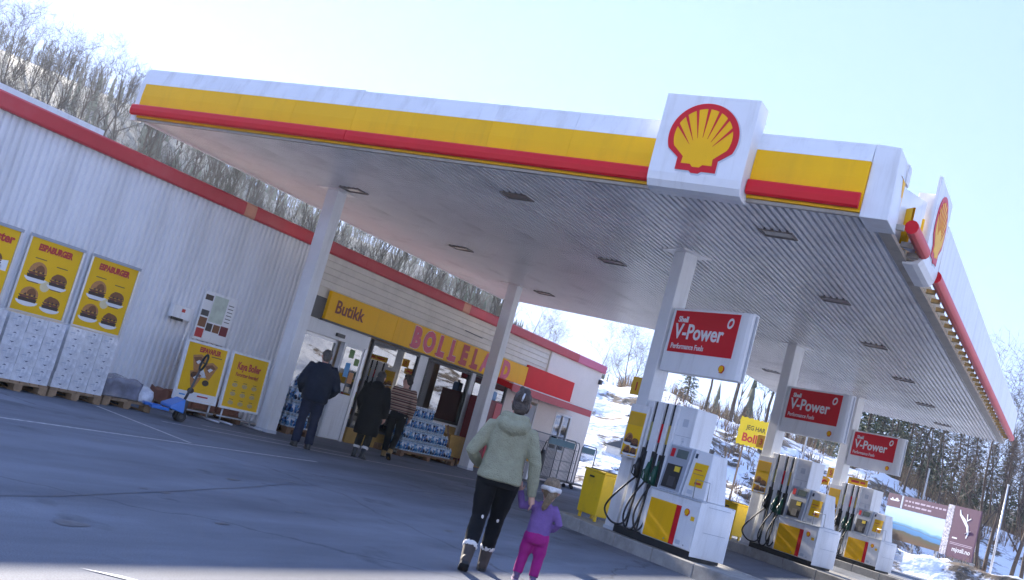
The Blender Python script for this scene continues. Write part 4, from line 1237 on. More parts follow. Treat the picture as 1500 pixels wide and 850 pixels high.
# local: +y towards forks
MB().hexa([(-0.26, -0.06, 0.16), (0.26, -0.06, 0.16), (0.26, 0.22, 0.20), (-0.26, 0.22, 0.20)], [(-0.22, -0.04, 0.40), (0.22, -0.04, 0.40), (0.26, 0.22, 0.25), (-0.26, 0.22, 0.25)]).build('body', BLUEJ, t, bevel=0.015)
for s in (-1, 1):
    bx('fork', BLUEJ, t, s * 0.19 - 0.07, s * 0.19 + 0.07, 0.22, 0.55, 0.145, 0.195, 0.01)
    w = MB(); w.cyl((s * 0.08 - 0.03, -0.10, 0.095), (s * 0.08 + 0.03, -0.10, 0.095), 0.092, 18); o = w.build('wheel', RUBBER, t, True); o.modifiers.new('e', 'EDGE_SPLIT')
    MB().cyl((s * 0.08 - 0.032, -0.10, 0.095), (s * 0.08 + 0.032, -0.10, 0.095), 0.04, 12).build('hub', DARK, o)
bx('pump_block', DARK, t, -0.09, 0.09, -0.17, -0.03, 0.19, 0.38, 0.02)
hd = MB(); hd.tube([(0, -0.10, 0.36), (0, -0.16, 0.60), (0, -0.22, 0.93)], [0.028, 0.022, 0.02], 10)
hd = hd.build('handle', DARK, t, True)
lp = [(0.10 * sin(a) * (1.0 if abs(sin(a)) < .9 else 1.0), -0.22 - 0.03 * (1 - cos(a)), 1.07 - 0.14 * cos(a)) for a in [2 * pi * i / 20 for i in range(21)]]
MB().tube(lp, 0.022, 8).build('grip_loop', BLACK, hd, True)
bx('lever', BLACK, hd, -0.05, 0.05, -0.245, -0.225, 1.05, 1.075)

# poster stands
def poster_stand(y0, label, kind):
    w = 1.05
    t = thing('poster_stand', label, 'poster stand', (-13.9, y0, 0), R90, 'free standing poster frames')
    mb = MB(); z0, h, fw = 0.27, 1.06, 0.04
    lean = 0.06
    mb2 = MB()
    def slab(x0, x1, za, zb, d0, d1):
        f = lambda z: lean * (z - z0) / h
        mb2.add([(x0, f(za) + d0, za), (x1, f(za) + d0, za), (x1, f(za) + d1, za), (x0, f(za) + d1, za), (x0, f(zb) + d0, zb), (x1, f(zb) + d0, zb), (x1, f(zb) + d1, zb), (x0, f(zb) + d1, zb)],
                [(3, 2, 1, 0), (4, 5, 6, 7), (0, 1, 5, 4), (1, 2, 6, 5), (2, 3, 7, 6), (3, 0, 4, 7)])
    slab(0, w, z0, z0 + fw, -0.03, 0.02); slab(0, w, z0 + h - fw, z0 + h, -0.03, 0.02); slab(0, fw, z0 + fw, z0 + h - fw, -0.03, 0.02); slab(w - fw, w, z0 + fw, z0 + h - fw, -0.03, 0.02)
    mb2.build('frame', WHITE2, t)
    mb2 = MB(); slab(fw, w - fw, z0 + fw, z0 + h - fw, -0.012, 0.01); sheet = mb2.build('print_sheet', YELP, t)
    pr = bpy.data.objects.new('print', None); 
    # prints lie in a frame that leans with the sheet
    C.objects.link(pr); pr.parent = t; pr.location = (0, -0.0135, z0); pr.rotation_euler = (-math.atan2(lean, h), 0, 0)
    if kind == 0:
        text('lettering', 'ESPAVAFLER', 0.12, PRED, pr, 0.60, -0.002, h - 0.17, align='CENTER', extrude=0.001, offset=0.006, sx=0.8)
        bx('caption', PRINTB, pr, 0.66, 0.92, -0.002, -0.0005, h - 0.22, h - 0.205)
        for i, (px, pz) in enumerate(((0.38, 0.70), (0.70, 0.60), (0.40, 0.42))):
            s = 0.30
            m_ = MB()
            m_.cur = 0; m_.prism_y([(px - s * .55, pz + s * .35), (px + s * .1 - s * .35, pz - s * .5), (px + s * .1, pz - s * .6), (px + s * .6, pz + s * .3), (px + s * .1, pz + s * .5)], -0.0012, -0.0004)
            m_.cur = 1; m_.prism_y([(px - s * .45, pz + s * .22), (px - s * .1, pz - s * .15), (px + s * .45, pz + s * .18), (px + s * .1, pz + s * .36)], -0.0022, -0.0014)
            m_.cur = 2; m_.prism_y([(px - s * .2, pz + s * .0), (px, pz - s * .12), (px + s * .25, pz + s * .08), (px, pz + s * .14)], -0.0032, -0.0024)
            m_.cur = 3; m_.prism_y([(px - s * .1 + 0.085 * cos(2 * pi * q / 10), pz - s * .78 + 0.055 * sin(2 * pi * q / 10)) for q in range(10)], -0.0022, -0.0004)
            m_.build('food_print', [PRINTT, PRINTB, PRINTW, PRINTD], pr)
        MB().prism_y([(0.42, 0.44), (0.66, 0.46), (0.52, 0.62)], -0.0012, -0.0004).build('print_patch', PRINTW, pr)
        bx('print_footer', PRINTW, pr, 0.042, w - 0.042, -0.002, -0.0004, 0.042, 0.17)
        bx('footer_text', PRED, pr, 0.55, 0.82, -0.004, -0.0022, 0.10, 0.125)
        bx('footer_text', mat('sticker_blue', (0.05, 0.3, 0.62)), pr, 0.12, 0.26, -0.004, -0.0022, 0.085, 0.11)
    else:
        text('lettering', 'Kaya Boller', 0.19, PRED, pr, w / 2, -0.002, h - 0.30, align='CENTER', extrude=0.001, offset=0.006, sx=0.72)
        text('lettering', 'Favoritter hverdag!', 0.10, PRED, pr, w / 2, -0.002, h - 0.43, align='CENTER', extrude=0.001, offset=0.002, sx=0.8)
        for i in range(9):
            px = 0.26 + 0.265 * (i % 3); pz = 0.46 - 0.165 * (i // 3)
            MB().prism_y([(px + 0.075 * cos(2 * pi * q / 10), pz + 0.04 * sin(2 * pi * q / 10)) for q in range(10)], -0.0016, -0.0004).build('food_print', mat('print_bun', (0.62, 0.42, 0.16), 0.5, var=0.3, vscale=30), pr)
            bx('caption', PRINTB, pr, px - 0.05, px + 0.05, -0.0014, -0.0004, pz + 0.055, pz + 0.065)
    # feet
    ft = MB()
    for px in (0.12, w - 0.12):
        ft.tube([(px, -0.005, z0), (px, -0.005, 0.05)], 0.018, 8)
        ft.tube([(px, -0.34, 0.03), (px, 0.30, 0.03)], 0.02, 8)
    ft.tube([(0.0, -0.02, 0.12), (w, -0.02, 0.12)], 0.014, 8)
    ft.build('foot_frame', ALU, t, True)
    return t
poster_stand(13.39, 'yellow waffle poster stand behind the jack handle', 0)
poster_stand(14.54, 'yellow bun poster stand next to the white column', 1)
pal2 = make_pallet(2.0, 0.6, label='old dark pallet under the brown sacks behind the poster stands', m=WOODD); pal2.location = (-14.06, 13.4, 0)
SACK = mat('sack_brown', (0.24, 0.09, 0.055), 0.6, var=0.3, vscale=6)
for i in range(3):
    tag(lump('sack', -14.6, -14.08, 13.45 + i * 0.64, 14.05 + i * 0.64, 0.143, 0.34, SACK, 9 + i, 0.09), 'brown sack low behind the poster stands, ' + ('first', 'middle', 'last')[i], 'sack', 'sacks behind the poster stands')

# water packs
LABELM = bpy.data.materials.new('bottle_label'); LABELM.use_nodes = True
_nt = LABELM.node_tree; _b = _nt.nodes['Principled BSDF']; _b.inputs['Roughness'].default_value = 0.2; _b.inputs['Coat Weight'].default_value = 0.5
_tc = _nt.nodes.new('ShaderNodeTexCoord'); _vo = _nt.nodes.new('ShaderNodeTexVoronoi'); _vo.inputs['Scale'].default_value = 22
_nt.links.new(_tc.outputs['Object'], _vo.inputs['Vector'])
_oi = _nt.nodes.new('ShaderNodeObjectInfo'); _ad = _nt.nodes.new('ShaderNodeMath'); _ad.operation = 'MULTIPLY_ADD'; _ad.inputs[1].default_value = 0.25
_sc = _nt.nodes.new('ShaderNodeSeparateColor'); _nt.links.new(_vo.outputs['Color'], _sc.inputs[0])
_nt.links.new(_oi.outputs['Random'], _ad.inputs[0]); _nt.links.new(_sc.outputs[0], _ad.inputs[2])
_rp = _nt.nodes.new('ShaderNodeValToRGB'); _rp.color_ramp.interpolation = 'CONSTANT'
_rp.color_ramp.elements[0].color = (0.008, 0.03, 0.12, 1); _rp.color_ramp.elements[1].position = 0.82; _rp.color_ramp.elements[1].color = (0.6, 0.68, 0.75, 1)
for _p, _c in ((0.28, (0.02, 0.12, 0.34)), (0.55, (0.10, 0.28, 0.5)), (0.70, (0.01, 0.02, 0.05))):
    _e = _rp.color_ramp.elements.new(_p); _e.color = (*_c, 1)
_nt.links.new(_ad.outputs[0], _rp.inputs['Fac']); _nt.links.new(_rp.outputs[0], _b.inputs['Base Color'])
def bottle_pack_mesh():
    mb = MB()
    for i in range(3):
        for j in range(2):
            x, y = -0.06 - j * 0.12, 0.055 + i * 0.105
            mb.cur = 0
            mb.tube([(x, y, 0.0), (x, y, 0.03)], 0.05, 10)
            mb.tube([(x, y, 0.19), (x, y, 0.22), (x, y, 0.245)], [0.05, 0.045, 0.018], 10)
            mb.cur = 1
            mb.tube([(x, y, 0.03), (x, y, 0.19)], 0.0505, 10)
            mb.cur = 2
            mb.tube([(x, y, 0.245), (x, y, 0.268)], 0.02, 8)
    return mb.mesh('water_pack', [mat('bottle_plastic', (0.42, 0.55, 0.68), 0.12, var=0.2, vscale=20, coat=0.6), LABELM, mat('bottle_cap', (0.75, 0.8, 0.85), 0.3)], True)
WPK = bottle_pack_mesh()
def water_stack(x, y0, rows, lab, grp, pl):
    p = make_pallet(pl, 0.8, label=lab[1], m=WOODD); p.location = (x + 0.05, y0 - 0.05, 0)
    for lay, (o0, n) in enumerate(rows):
        for i in range(n):
            for dd in range(2 if lay < len(rows) - 1 else 1):
                o = link('water_pack', WPK)
                o.location = (x - dd * 0.26, y0 + o0 + i * 0.325, 0.143 + lay * 0.27)
                o.rotation_euler = (0, 0, radians(random.uniform(-2, 2)))
                tag(o, '%s blue water pack, %s from the left, %s layer of %s' % (('front', 'rear')[dd], NTH[i], ('bottom', 'second', 'third', 'top')[lay], lab[0]), 'water pack', grp)
water_stack(-13.95, 20.75, [(0.0, 7), (0.0, 6), (0.05, 5), (0.05, 3)], ('the stepped window stack', 'dark pallet under the stepped water bottle stack'), 'water packs by the window', 2.45)
water_stack(-14.15, 16.85, [(0.0, 2), (0.0, 2), (0.0, 2), (0.05, 2)], ('the stack by the entrance', 'dark pallet under the water bottles by the entrance'), 'water packs by the entrance', 0.75)
# wooden planter end beside the water stack
t = thing('leaning_board', 'brown wooden trestle leaning beside the water stack', 'trestle', (-14.05, 23.2, 0), R90)
MB().tube([(0.0, 0.0, 0.0), (-0.42, 0.1, 0.95)], [(0.05, 0.02)] * 2, 4).build('brace', WOODD, t)
MB().hexa([(-0.1, 0.05, 0.2), (0.5, 0.05, 0.2), (0.5, 0.4, 0.2), (-0.1, 0.4, 0.2)], [(-0.25, 0.05, 0.75), (0.5, 0.05, 0.75), (0.5, 0.4, 0.75), (-0.25, 0.4, 0.75)]).build('crate', mat('crate_ochre', (0.42, 0.24, 0.05), 0.7, var=0.25), t, bevel=0.01)
for q in (-0.06, 0.42):
    bx('leg', WOODD, t, q, q + 0.05, 0.08, 0.13, 0, 0.2)

# gas locker, yellow notice post, wire cages at the far end
t = thing('gas_locker', 'dark red locker beyond the second column with a blue bottle on top', 'locker', (-13.95, 24.1, 0), R90)
bx('cabinet', MAROON, t, 0.0, 0.75, 0.0, 0.6, 0.12, 1.88, 0.01)
bx('door', RED2, t, 0.40, 0.73, -0.012, -0.001, 0.16, 1.84, 0.004)
for q in (0.02, 0.68):
    bx('leg', DARK, t, q, q + 0.05, 0.05, 0.1, 0, 0.119)
t = thing('blue_canister', 'small light blue canister standing on the red locker', 'canister', (-13.95, 24.1, 1.882), R90)
bx('body', mat('canister_blue', (0.12, 0.28, 0.55), 0.4), t, 0.30, 0.52, 0.1, 0.3, 0, 0.24, 0.03)
MB().cyl((0.41, 0.2, 0.24), (0.41, 0.2, 0.30), 0.04, 10).build('cap', PRINTW, t)
t = thing('notice_post', 'white post with a yellow notice in front of the wire cages', 'sign', (-13.45, 26.3, 0), R90)
MB().box(0.0, 0.12, 0.0, 0.1, 0, 1.25).build('post', WHITE, t)
bx('plate', NUMY, t, -0.25, 0.22, -0.02, -0.003, 0.55, 1.05, 0.004)
bx('print_bar', PRED, t, -0.18, 0.14, -0.024, -0.021, 0.86, 0.92)
bx('base', CONC, t, -0.12, 0.24, -0.12, 0.22, 0.0, 0.06, 0.01)

CAGE = mat('cage_steel', (0.20, 0.21, 0.22), 0.5, metal=0.4, var=0.3, vscale=8)
def wire_cage(x, y, w, d, h, label, rz=R90):
    t = thing('wire_cage', label, 'wire cage', (x, y, 0), rz, 'wire roll cages at the end wall')
    bx('base_frame', DARK, t, 0, w, 0, d, 0.14, 0.18)
    for px in (0.05, w - 0.05):
        for py in (0.05, d - 0.05):
            MB().cyl((px - 0.015, py, 0.06), (px + 0.015, py, 0.06), 0.06, 10).build('caster', RUBBER, t)
            MB().cyl((px, py, 0.08), (px, py, 0.14), 0.015, 6).build('stem', STEEL, t)
    for py in (0.0, d):
        mb = MB()
        mb.tube([(0, py, 0.18), (0, py, h - 0.1), (0.1, py, h), (w - 0.1, py, h), (w, py, h - 0.1), (w, py, 0.18)], 0.017, 7)
        f = mb.build('frame', CAGE, t, True)
        mb = MB()
        for i in range(1, int(w / 0.085)):
            mb.tube([(i * 0.085, py, 0.18), (i * 0.085, py, h - 0.25)], 0.006, 5, False)
        for z in (0.45, 0.75, h - 0.25):
            mb.tube([(0, py, z), (w, py, z)], 0.008, 5, False)
        mb.build('wire_mesh', CAGE, t)
    bx('top_board', mat('teal_board', (0.06, 0.16, 0.20), 0.5), t, 0.05, w - 0.05, 0.018, 0.03, h - 0.24, h - 0.06)
    return t
wire_cage(-13.7, 27.6, 1.9, 0.6, 1.42, 'tall wire cage with a teal board nearest the service door')
wire_cage(-13.55, 29.65, 1.1, 0.6, 1.40, 'narrow wire cage at the outer corner of the shop')
t = thing('black_bag', 'black bag hanging on the end of the wire cage', 'bag', (-13.7, 27.35, 0.28), R90)
MB().loft([[(-0.12 * f + 0.12, -0.1 * g, z) if False else (0.1 + 0.14 * f * cos(2 * pi * i / 10), 0.10 * f * sin(2 * pi * i / 10), z) for i in range(10)] for z, f, g in ((0, 0.7, 1), (0.1, 1, 1), (0.4, 0.95, 1), (0.6, 0.75, 1), (0.68, 0.5, 1))]).build('sack_body', BLACK, t, True)
MB().tube([(0.02, 0, 0.66), (0.14, 0.0, 0.95), (0.36, 0.0, 1.05)], 0.012, 6).build('strap', BLACK, t, True)

# ------------------------------------------------------------------ vegetation
BARK = mat('bark', (0.085, 0.062, 0.048), 0.9, var=0.35, vscale=4)
BARKB = mat('birch_twig', (0.06, 0.042, 0.036), 0.9, var=0.35, vscale=3)
NEEDLE = mat('needles', (0.035, 0.062, 0.026), 0.75, var=0.45, vscale=1.2)
PINEN = mat('pine_needles', (0.055, 0.075, 0.03), 0.75, var=0.4, vscale=1.2)

def bare_tree_mesh(seed, h, spread=0.36, levels=4, lean=0.0, stems=1, fork=0.3):
    rnd = random.Random(seed)
    tr, cr = MB(), MB()
    def branch(p, d, ln, r, lev):
        segs = 7 if lev == 0 else (5 if lev < 3 else 3)
        pts = [p.copy()]; rad = [r]
        q = p.copy(); dd = d.copy()
        for i in range(segs):
            w = 0.10 if lev == 0 else 0.22
            dd = (dd + Vector((rnd.uniform(-w, w), rnd.uniform(-w, w), rnd.uniform(-w * 0.4, w) + (0.06 if lev else 0.03)))).normalized()
            q = q + dd * (ln / segs)
            pts.append(q.copy()); rad.append(r * (1 - 0.86 * (i + 1) / segs))
        (tr if lev == 0 else cr).tube(pts, rad, 7 if lev == 0 else (4 if lev < 2 else 3), lev == 0)
        if lev >= levels:
            return
        n = (13, 6, 5, 3, 0)[lev]
        for i in range(n):
            t = rnd.uniform(fork if lev == 0 else 0.15, 0.98)
            k = min(int(t * segs), segs - 1); f = t * segs - k
            base = pts[k].lerp(pts[k + 1], f)
            ax = (pts[k + 1] - pts[k]).normalized()
            ang = rnd.uniform(0, 2 * pi)
            side = Vector((cos(ang), sin(ang), 0)); side = (side - ax * side.dot(ax)).normalized()
            el = rnd.uniform(0.6, 1.15)
            nd = (ax * cos(el) + side * sin(el)).normalized()
            nl = ln * (spread * (1.25 - 0.55 * t) if lev == 0 else rnd.uniform(0.38, 0.62))
            branch(base, nd, nl, max(0.008, r * (1 - 0.8 * t) * 0.5), lev + 1)
    for s in range(stems):
        a = 2 * pi * s / max(stems, 1) + rnd.random()
        off = Vector((cos(a), sin(a), 0)) * (0.25 if stems > 1 else 0)
        branch(Vector((0, 0, -0.3)) + off, Vector((lean + off.x * 0.5, off.y * 0.5, 1)).normalized(), h * rnd.uniform(0.85, 1.0), 0.012 * h, 0)
    return tr, cr

def conifer_mesh(seed, h, w, pine=False):
    rnd = random.Random(seed)
    tr, cr = MB(), MB()
    pts = [Vector((rnd.uniform(-.05, .05) * i, rnd.uniform(-.05, .05) * i, -0.3 + (h + 0.3) * i / 6)) for i in range(7)]
    tr.tube(pts, [0.017 * h * (1 - 0.93 * i / 6) + 0.01 for i in range(7)], 7)
    nb = 92 if not pine else 44
    for i in range(nb):
        t = i / nb
        z = h * ((0.10 if not pine else 0.42) + (0.88 if not pine else 0.56) * t)
        rr = w * ((1 - t) ** 0.85 if not pine else (sin(pi * (0.15 + 0.8 * t)) ** 0.7)) * rnd.uniform(0.55, 1.1)
        an = i * 2.399 + rnd.uniform(-.4, .4)
        k = min(int((z + 0.3) / (h + 0.3) * 6), 5)
        base = pts[k].lerp(pts[k + 1], (z + 0.3) / (h + 0.3) * 6 - k)
        d = Vector((cos(an), sin(an), (-0.18 - 0.25 * (1 - t)) if not pine else rnd.uniform(0.0, 0.5)))
        tip = base + d * rr
        tr.tube([base, base.lerp(tip, 0.5) + Vector((0, 0, 0.05 * rr)), tip], [0.02 + 0.006 * rr, 0.012, 0.004], 3, False)
        nl = 22 if not pine else 34
        for j in range(nl):
            s = rnd.uniform(0.2, 1.0) if not pine else rnd.uniform(0.5, 1.1)
            p = base.lerp(tip, s) + Vector((rnd.uniform(-1, 1), rnd.uniform(-1, 1), rnd.uniform(-0.6, 0.5))) * ((0.16 + 0.05 * rr) if not pine else 0.28)
            sz = rnd.uniform(0.28, 0.62) * (0.55 + 0.5 * (1 - t)) if not pine else rnd.uniform(0.16, 0.34)
            side = Vector((-d.y, d.x, 0)).normalized() * sz * rnd.uniform(0.2, 0.45)
            fw = (Vector((d.x, d.y, 0)) + Vector((rnd.uniform(-.7, .7), rnd.uniform(-.7, .7), rnd.uniform(-.9, .1) if not pine else rnd.uniform(-.3, 1)))).normalized() * sz
            up = Vector((0, 0, rnd.uniform(-.5, .5))) * sz * 0.5
            cr.add([tuple(p - side), tuple(p + fw * 0.55 + up), tuple(p + side), tuple(p + fw)], [(0, 1, 3), (1, 2, 3)])
    return tr, cr

TREE = {}
def variant(key, fn, tm, cm):
    if key not in TREE:
        tr, cr = fn()
        TREE[key] = (tr.mesh('trunk', tm, True), cr.mesh('crown', cm))
    return TREE[key]
def polar(az, r):
    return r * sin(radians(az)), r * cos(radians(az))
def place_tree(name, key, az, r, s, label, group, rot=None):
    x, y = polar(az, r)
    mt, mc = TREE[key]
    t = thing(name, label, 'tree', (x, y, ground_z(x, y) - 0.05), random.uniform(0, 6.28) if rot is None else rot, group)
    if az < -33: s *= 0.82
    t.scale = (s, s, s)
    link('trunk', mt, t); link('crown', mc, t)
    return t
for i in range(4):
    variant('bare%d' % i, lambda: bare_tree_mesh(20 + i, 10.0, 0.30 + 0.05 * i), BARK, BARKB)
for i in range(2):
    variant('wide%d' % i, lambda: bare_tree_mesh(40 + i, 10.0, 0.52, stems=1 + i, fork=0.2), BARK, BARKB)
for i in range(3):
    variant('spruce%d' % i, lambda: conifer_mesh(60 + i, 10.0, 2.1 + 0.4 * i), BARK, NEEDLE)
for i in range(2):
    variant('pine%d' % i, lambda: conifer_mesh(80 + i, 10.0, 2.6, True), BARK, PINEN)

rt = random.Random(11)
# birches standing against the sky behind the sheet clad wing
for i, (az, r, s) in enumerate(((-60.5, 112, 1.55), (-59.2, 118, 1.65), (-58.0, 108, 1.45), (-57.2, 122, 1.6), (-56.2, 112, 1.5), (-55.2, 118, 1.5), (-54.3, 106, 1.25), (-53.4, 116, 1.5), (-52.5, 110, 1.4), (-51.4, 112, 1.2), (-50.4, 116, 1.3), (-49.2, 110, 1.05))):
    place_tree('birch_tree', 'bare%d' % rt.randrange(4), az, r, s, 'tall bare birch on the skyline behind the sheet clad wing, %s from the left' % NTH[i], 'birches on the slope behind the shop')
for i, (az, r, s) in enumerate(((-47.5, 118, 1.0), (-46, 122, 1.05), (-44.8, 116, 0.95), (-43.4, 124, 1.0), (-42, 118, 0.9), (-40.6, 126, 0.95), (-39.2, 120, 0.8), (-37.6, 128, 0.85), (-36.0, 124, 0.8), (-34.2, 130, 0.8))):
    place_tree('bare_tree', 'bare%d' % rt.randrange(4), az, r, s, 'bare tree between the shop roof and the canopy, %s from the left' % NTH[i], 'bare trees above the shop roof')
for az, r, s, k, lab in ((-28.9, 120, 0.72, 'wide0', 'spreading bare tree over the shop roof beside the second column'), (-27.6, 125, 0.6, 'wide1', 'low forked bare tree just beyond the second column'), (-24.75, 125, 0.66, 'wide0', 'round crowned bare tree above the shop corner'), (-23.0, 122, 0.74, 'wide1', 'bare tree just behind the first pump column'), (-21.9, 128, 0.6, 'bare2', 'slim bare tree hidden partly by the first pump column')):
    place_tree('bare_tree', k, az, r, s, lab, None)
for az, r, s, k, lab in ((-17.4, 88, 1.05, 'pine0', 'dark trunked pine between the first two fuel signs'), (-18.8, 98, 0.8, 'pine1', 'small pine below the first fuel sign'), (-15.6, 96, 0.95, 'pine1', 'pine whose crown shows beside the second pump column'), (-14.4, 92, 0.7, 'pine0', 'small pine left of the second fuel sign'), (-19.9, 104, 0.7, 'spruce0', 'lone spruce behind the first pump')):
    place_tree('pine_tree', k, az, r, s, lab, None)
for i, (az, r, s) in enumerate(((-11.4, 98, 1.0), (-10.6, 92, 1.12), (-9.9, 104, 1.15), (-9.2, 98, 0.95), (-8.5, 108, 1.2), (-7.8, 102, 0.95), (-7.0, 110, 1.1), (-6.2, 104, 0.9), (-12.2, 106, 0.75), (-13.2, 112, 0.7), (-5.4, 112, 1.0), (-4.6, 108, 0.85), (-3.9, 116, 1.0), (-3.0, 110, 0.9), (-2.2, 116, 1.0), (-8.9, 118, 1.3), (-10.2, 116, 1.25))):
    place_tree('spruce_tree', 'spruce%d' % (i % 3), az, r, s, 'dark spruce in the group behind the last fuel sign', 'spruces behind the last fuel sign')
for i, (az, r, s) in enumerate(((-9.5, 88, .72), (-8.3, 86, 0.8), (-7.4, 90, 0.85), (-6.6, 86, 0.78), (-5.9, 92, 0.9))):
    place_tree('bare_tree', 'bare%d' % (i % 4), az, r, s, 'brown bare tree standing above the billboard', 'bare trees above the billboard')
place_tree('bare_tree', 'wide1', -4.2, 73, 1.12, 'big two stemmed bare tree beside the billboard', None, 0.4)
place_tree('bare_tree', 'wide0', -2.9, 64, 1.05, 'tall bare tree at the right edge beyond the canopy corner', None, 2.1)
place_tree('bare_tree', 'bare1', -2.4, 72, 1.1, 'slim bare tree cut by the right picture edge', None)
for i, (az, r, s) in enumerate(((-4.2, 92, 0.8), (-3.6, 96, 0.7), (-2.9, 90, 0.75), (-2.1, 98, 0.8), (-1.2, 92, 0.8), (-5.3, 100, 0.7))):
    place_tree('bare_tree', 'bare%d' % (i % 4), az, r, s, 'distant bare tree on the snowy rise at the road end', 'bare trees on the far rise')

# thickets of brown stems
def thicket(name, label, n, azr, rr, hh, seed):
    rnd = random.Random(seed); mb = MB()
    for i in range(n):
        az = rnd.uniform(*azr); r = rnd.uniform(*rr)
        if noise.noise((az * 0.8, r * 0.12, seed)) < -0.18: continue
        x, y = polar(az, r); z = ground_z(x, y) - 0.05
        h = rnd.uniform(*hh)
        for j in range(5):
            a = rnd.uniform(0, 2 * pi); l = rnd.uniform(0.15, 0.5) * h
            p0 = Vector((x + 0.1 * cos(a), y + 0.1 * sin(a), z)); p1 = p0 + Vector((cos(a) * l * 0.5, sin(a) * l * 0.5, h * rnd.uniform(0.5, 1)))
            w = Vector((0.022, 0.012, 0))
            mb.cur = rnd.randrange(3)
            mb.add([tuple(p0 - w), tuple(p0 + w), tuple(p1)], [(0, 1, 2)])
            for q in range(3):
                b = p0.lerp(p1, rnd.uniform(0.35, 0.9)); aa = rnd.uniform(0, 2 * pi)
                e = b + Vector((cos(aa) * 0.35, sin(aa) * 0.35, rnd.uniform(0.1, 0.5))) * h * 0.4
                mb.add([tuple(b - w * 0.5), tuple(b + w * 0.5), tuple(e)], [(0, 1, 2)])
    o = mb.build(name, [BARK, mat('twig_rust', (0.20, 0.105, 0.055), 0.9, var=0.3), mat('twig_straw', (0.30, 0.22, 0.12), 0.9, var=0.3)])
    return tag(o, label, 'undergrowth', kind='stuff')
thicket('undergrowth', 'brown leafless thicket along the top of the snowy slope', 800, (-23.5, -12), (90, 125), (0.9, 2.4), 5)
thicket('undergrowth', 'rust brown scrub behind the billboard', 900, (-11.5, -1), (86, 118), (0.9, 2.4), 6)
thicket('undergrowth', 'dry stalks sticking through the snow beyond the lot edge', 900, (-22, -4), (47, 84), (0.4, 1.2), 8)

# wooded far hill
def forest():
    rnd = random.Random(17); mb = MB()
    n = 0
    while n < 6400:
        az = rnd.uniform(-78, -29) if n < 3600 else (rnd.uniform(-29, 8) if n < 5000 else rnd.uniform(25, 140)); r = rnd.uniform(118 if az < -30 else (170 if az < 20 else 48), 440) if rnd.random() < 0.8 else rnd.uniform(400, 445)
        if n >= 5000 and rnd.random() < 0.5: r = rnd.uniform(48, 140)
        x, y = polar(az, r); z = ground_z(x, y) - 0.5
        n += 1
        if az > -29 and rnd.random() < 0.6: continue
        con = noise.noise((az * 0.11, r * 0.012, 4.0)) + rnd.uniform(-.35, .35) > (0.42 if az < -33 else 0.10)
        h = rnd.uniform(6, 13) * (0.5 if -30 < az < -19 else (1.0 if az > -48 else 0.9))
        if con:
            mb.cur = rnd.randrange(2)
            wf = rnd.uniform(0.10, 0.16)
            for k in range(7):
                b = h * (0.08 + 0.125 * k); tz = min(h, b + h * 0.26); w = h * wf * (1 - 0.125 * k)
                a0 = rnd.uniform(0, 2)
                ring = []
                for j in range(7):
                    ww = w * rnd.uniform(0.45, 1.2)
                    ring.append((x + ww * cos(a0 + j * 2 * pi / 7), y + ww * sin(a0 + j * 2 * pi / 7), z + b - rnd.uniform(0, 0.08) * h))
                mb.add(ring + [(x, y, z + tz)], [(j, (j + 1) % 7, 7) for j in range(7)])
        else:
            mb.cur = 2 + rnd.randrange(2)
            w = (0.012 if az > -30 else 0.015) * h
            tx = x + rnd.uniform(-.05, .05) * h; ty = y + rnd.uniform(-.05, .05) * h
            mb.add([(x - w, y, z), (x + w, y - w, z), (x, y + w, z), (tx, ty, z + h)], [(0, 1, 3), (1, 2, 3), (2, 0, 3)])
            for k in range(22):
                t = rnd.uniform(0.25, 0.9); a = rnd.uniform(0, 2 * pi); l = h * rnd.uniform(0.12, 0.3)
                p = Vector((x + (tx - x) * t, y + (ty - y) * t, z + h * t)); e = p + Vector((cos(a) * 0.6, sin(a) * 0.6, 0.9)) * l
                s = Vector((-sin(a), cos(a), 0)) * w * 0.6
                mb.add([tuple(p - s), tuple(p + s), tuple(e)], [(0, 1, 2)])
    o = mb.build('hill_forest', [mat('far_conifer', (0.03, 0.05, 0.03), 0.9, var=0.3, vscale=0.1), mat('far_conifer_light', (0.045, 0.06, 0.035), 0.9), mat('far_bare', (0.05, 0.038, 0.033), 0.95, spec=0.05), mat('far_birch', (0.075, 0.055, 0.048), 0.95, spec=0.05)])
    return tag(o, 'mixed wood covering the hill behind the station', 'forest', kind='stuff')
forest()

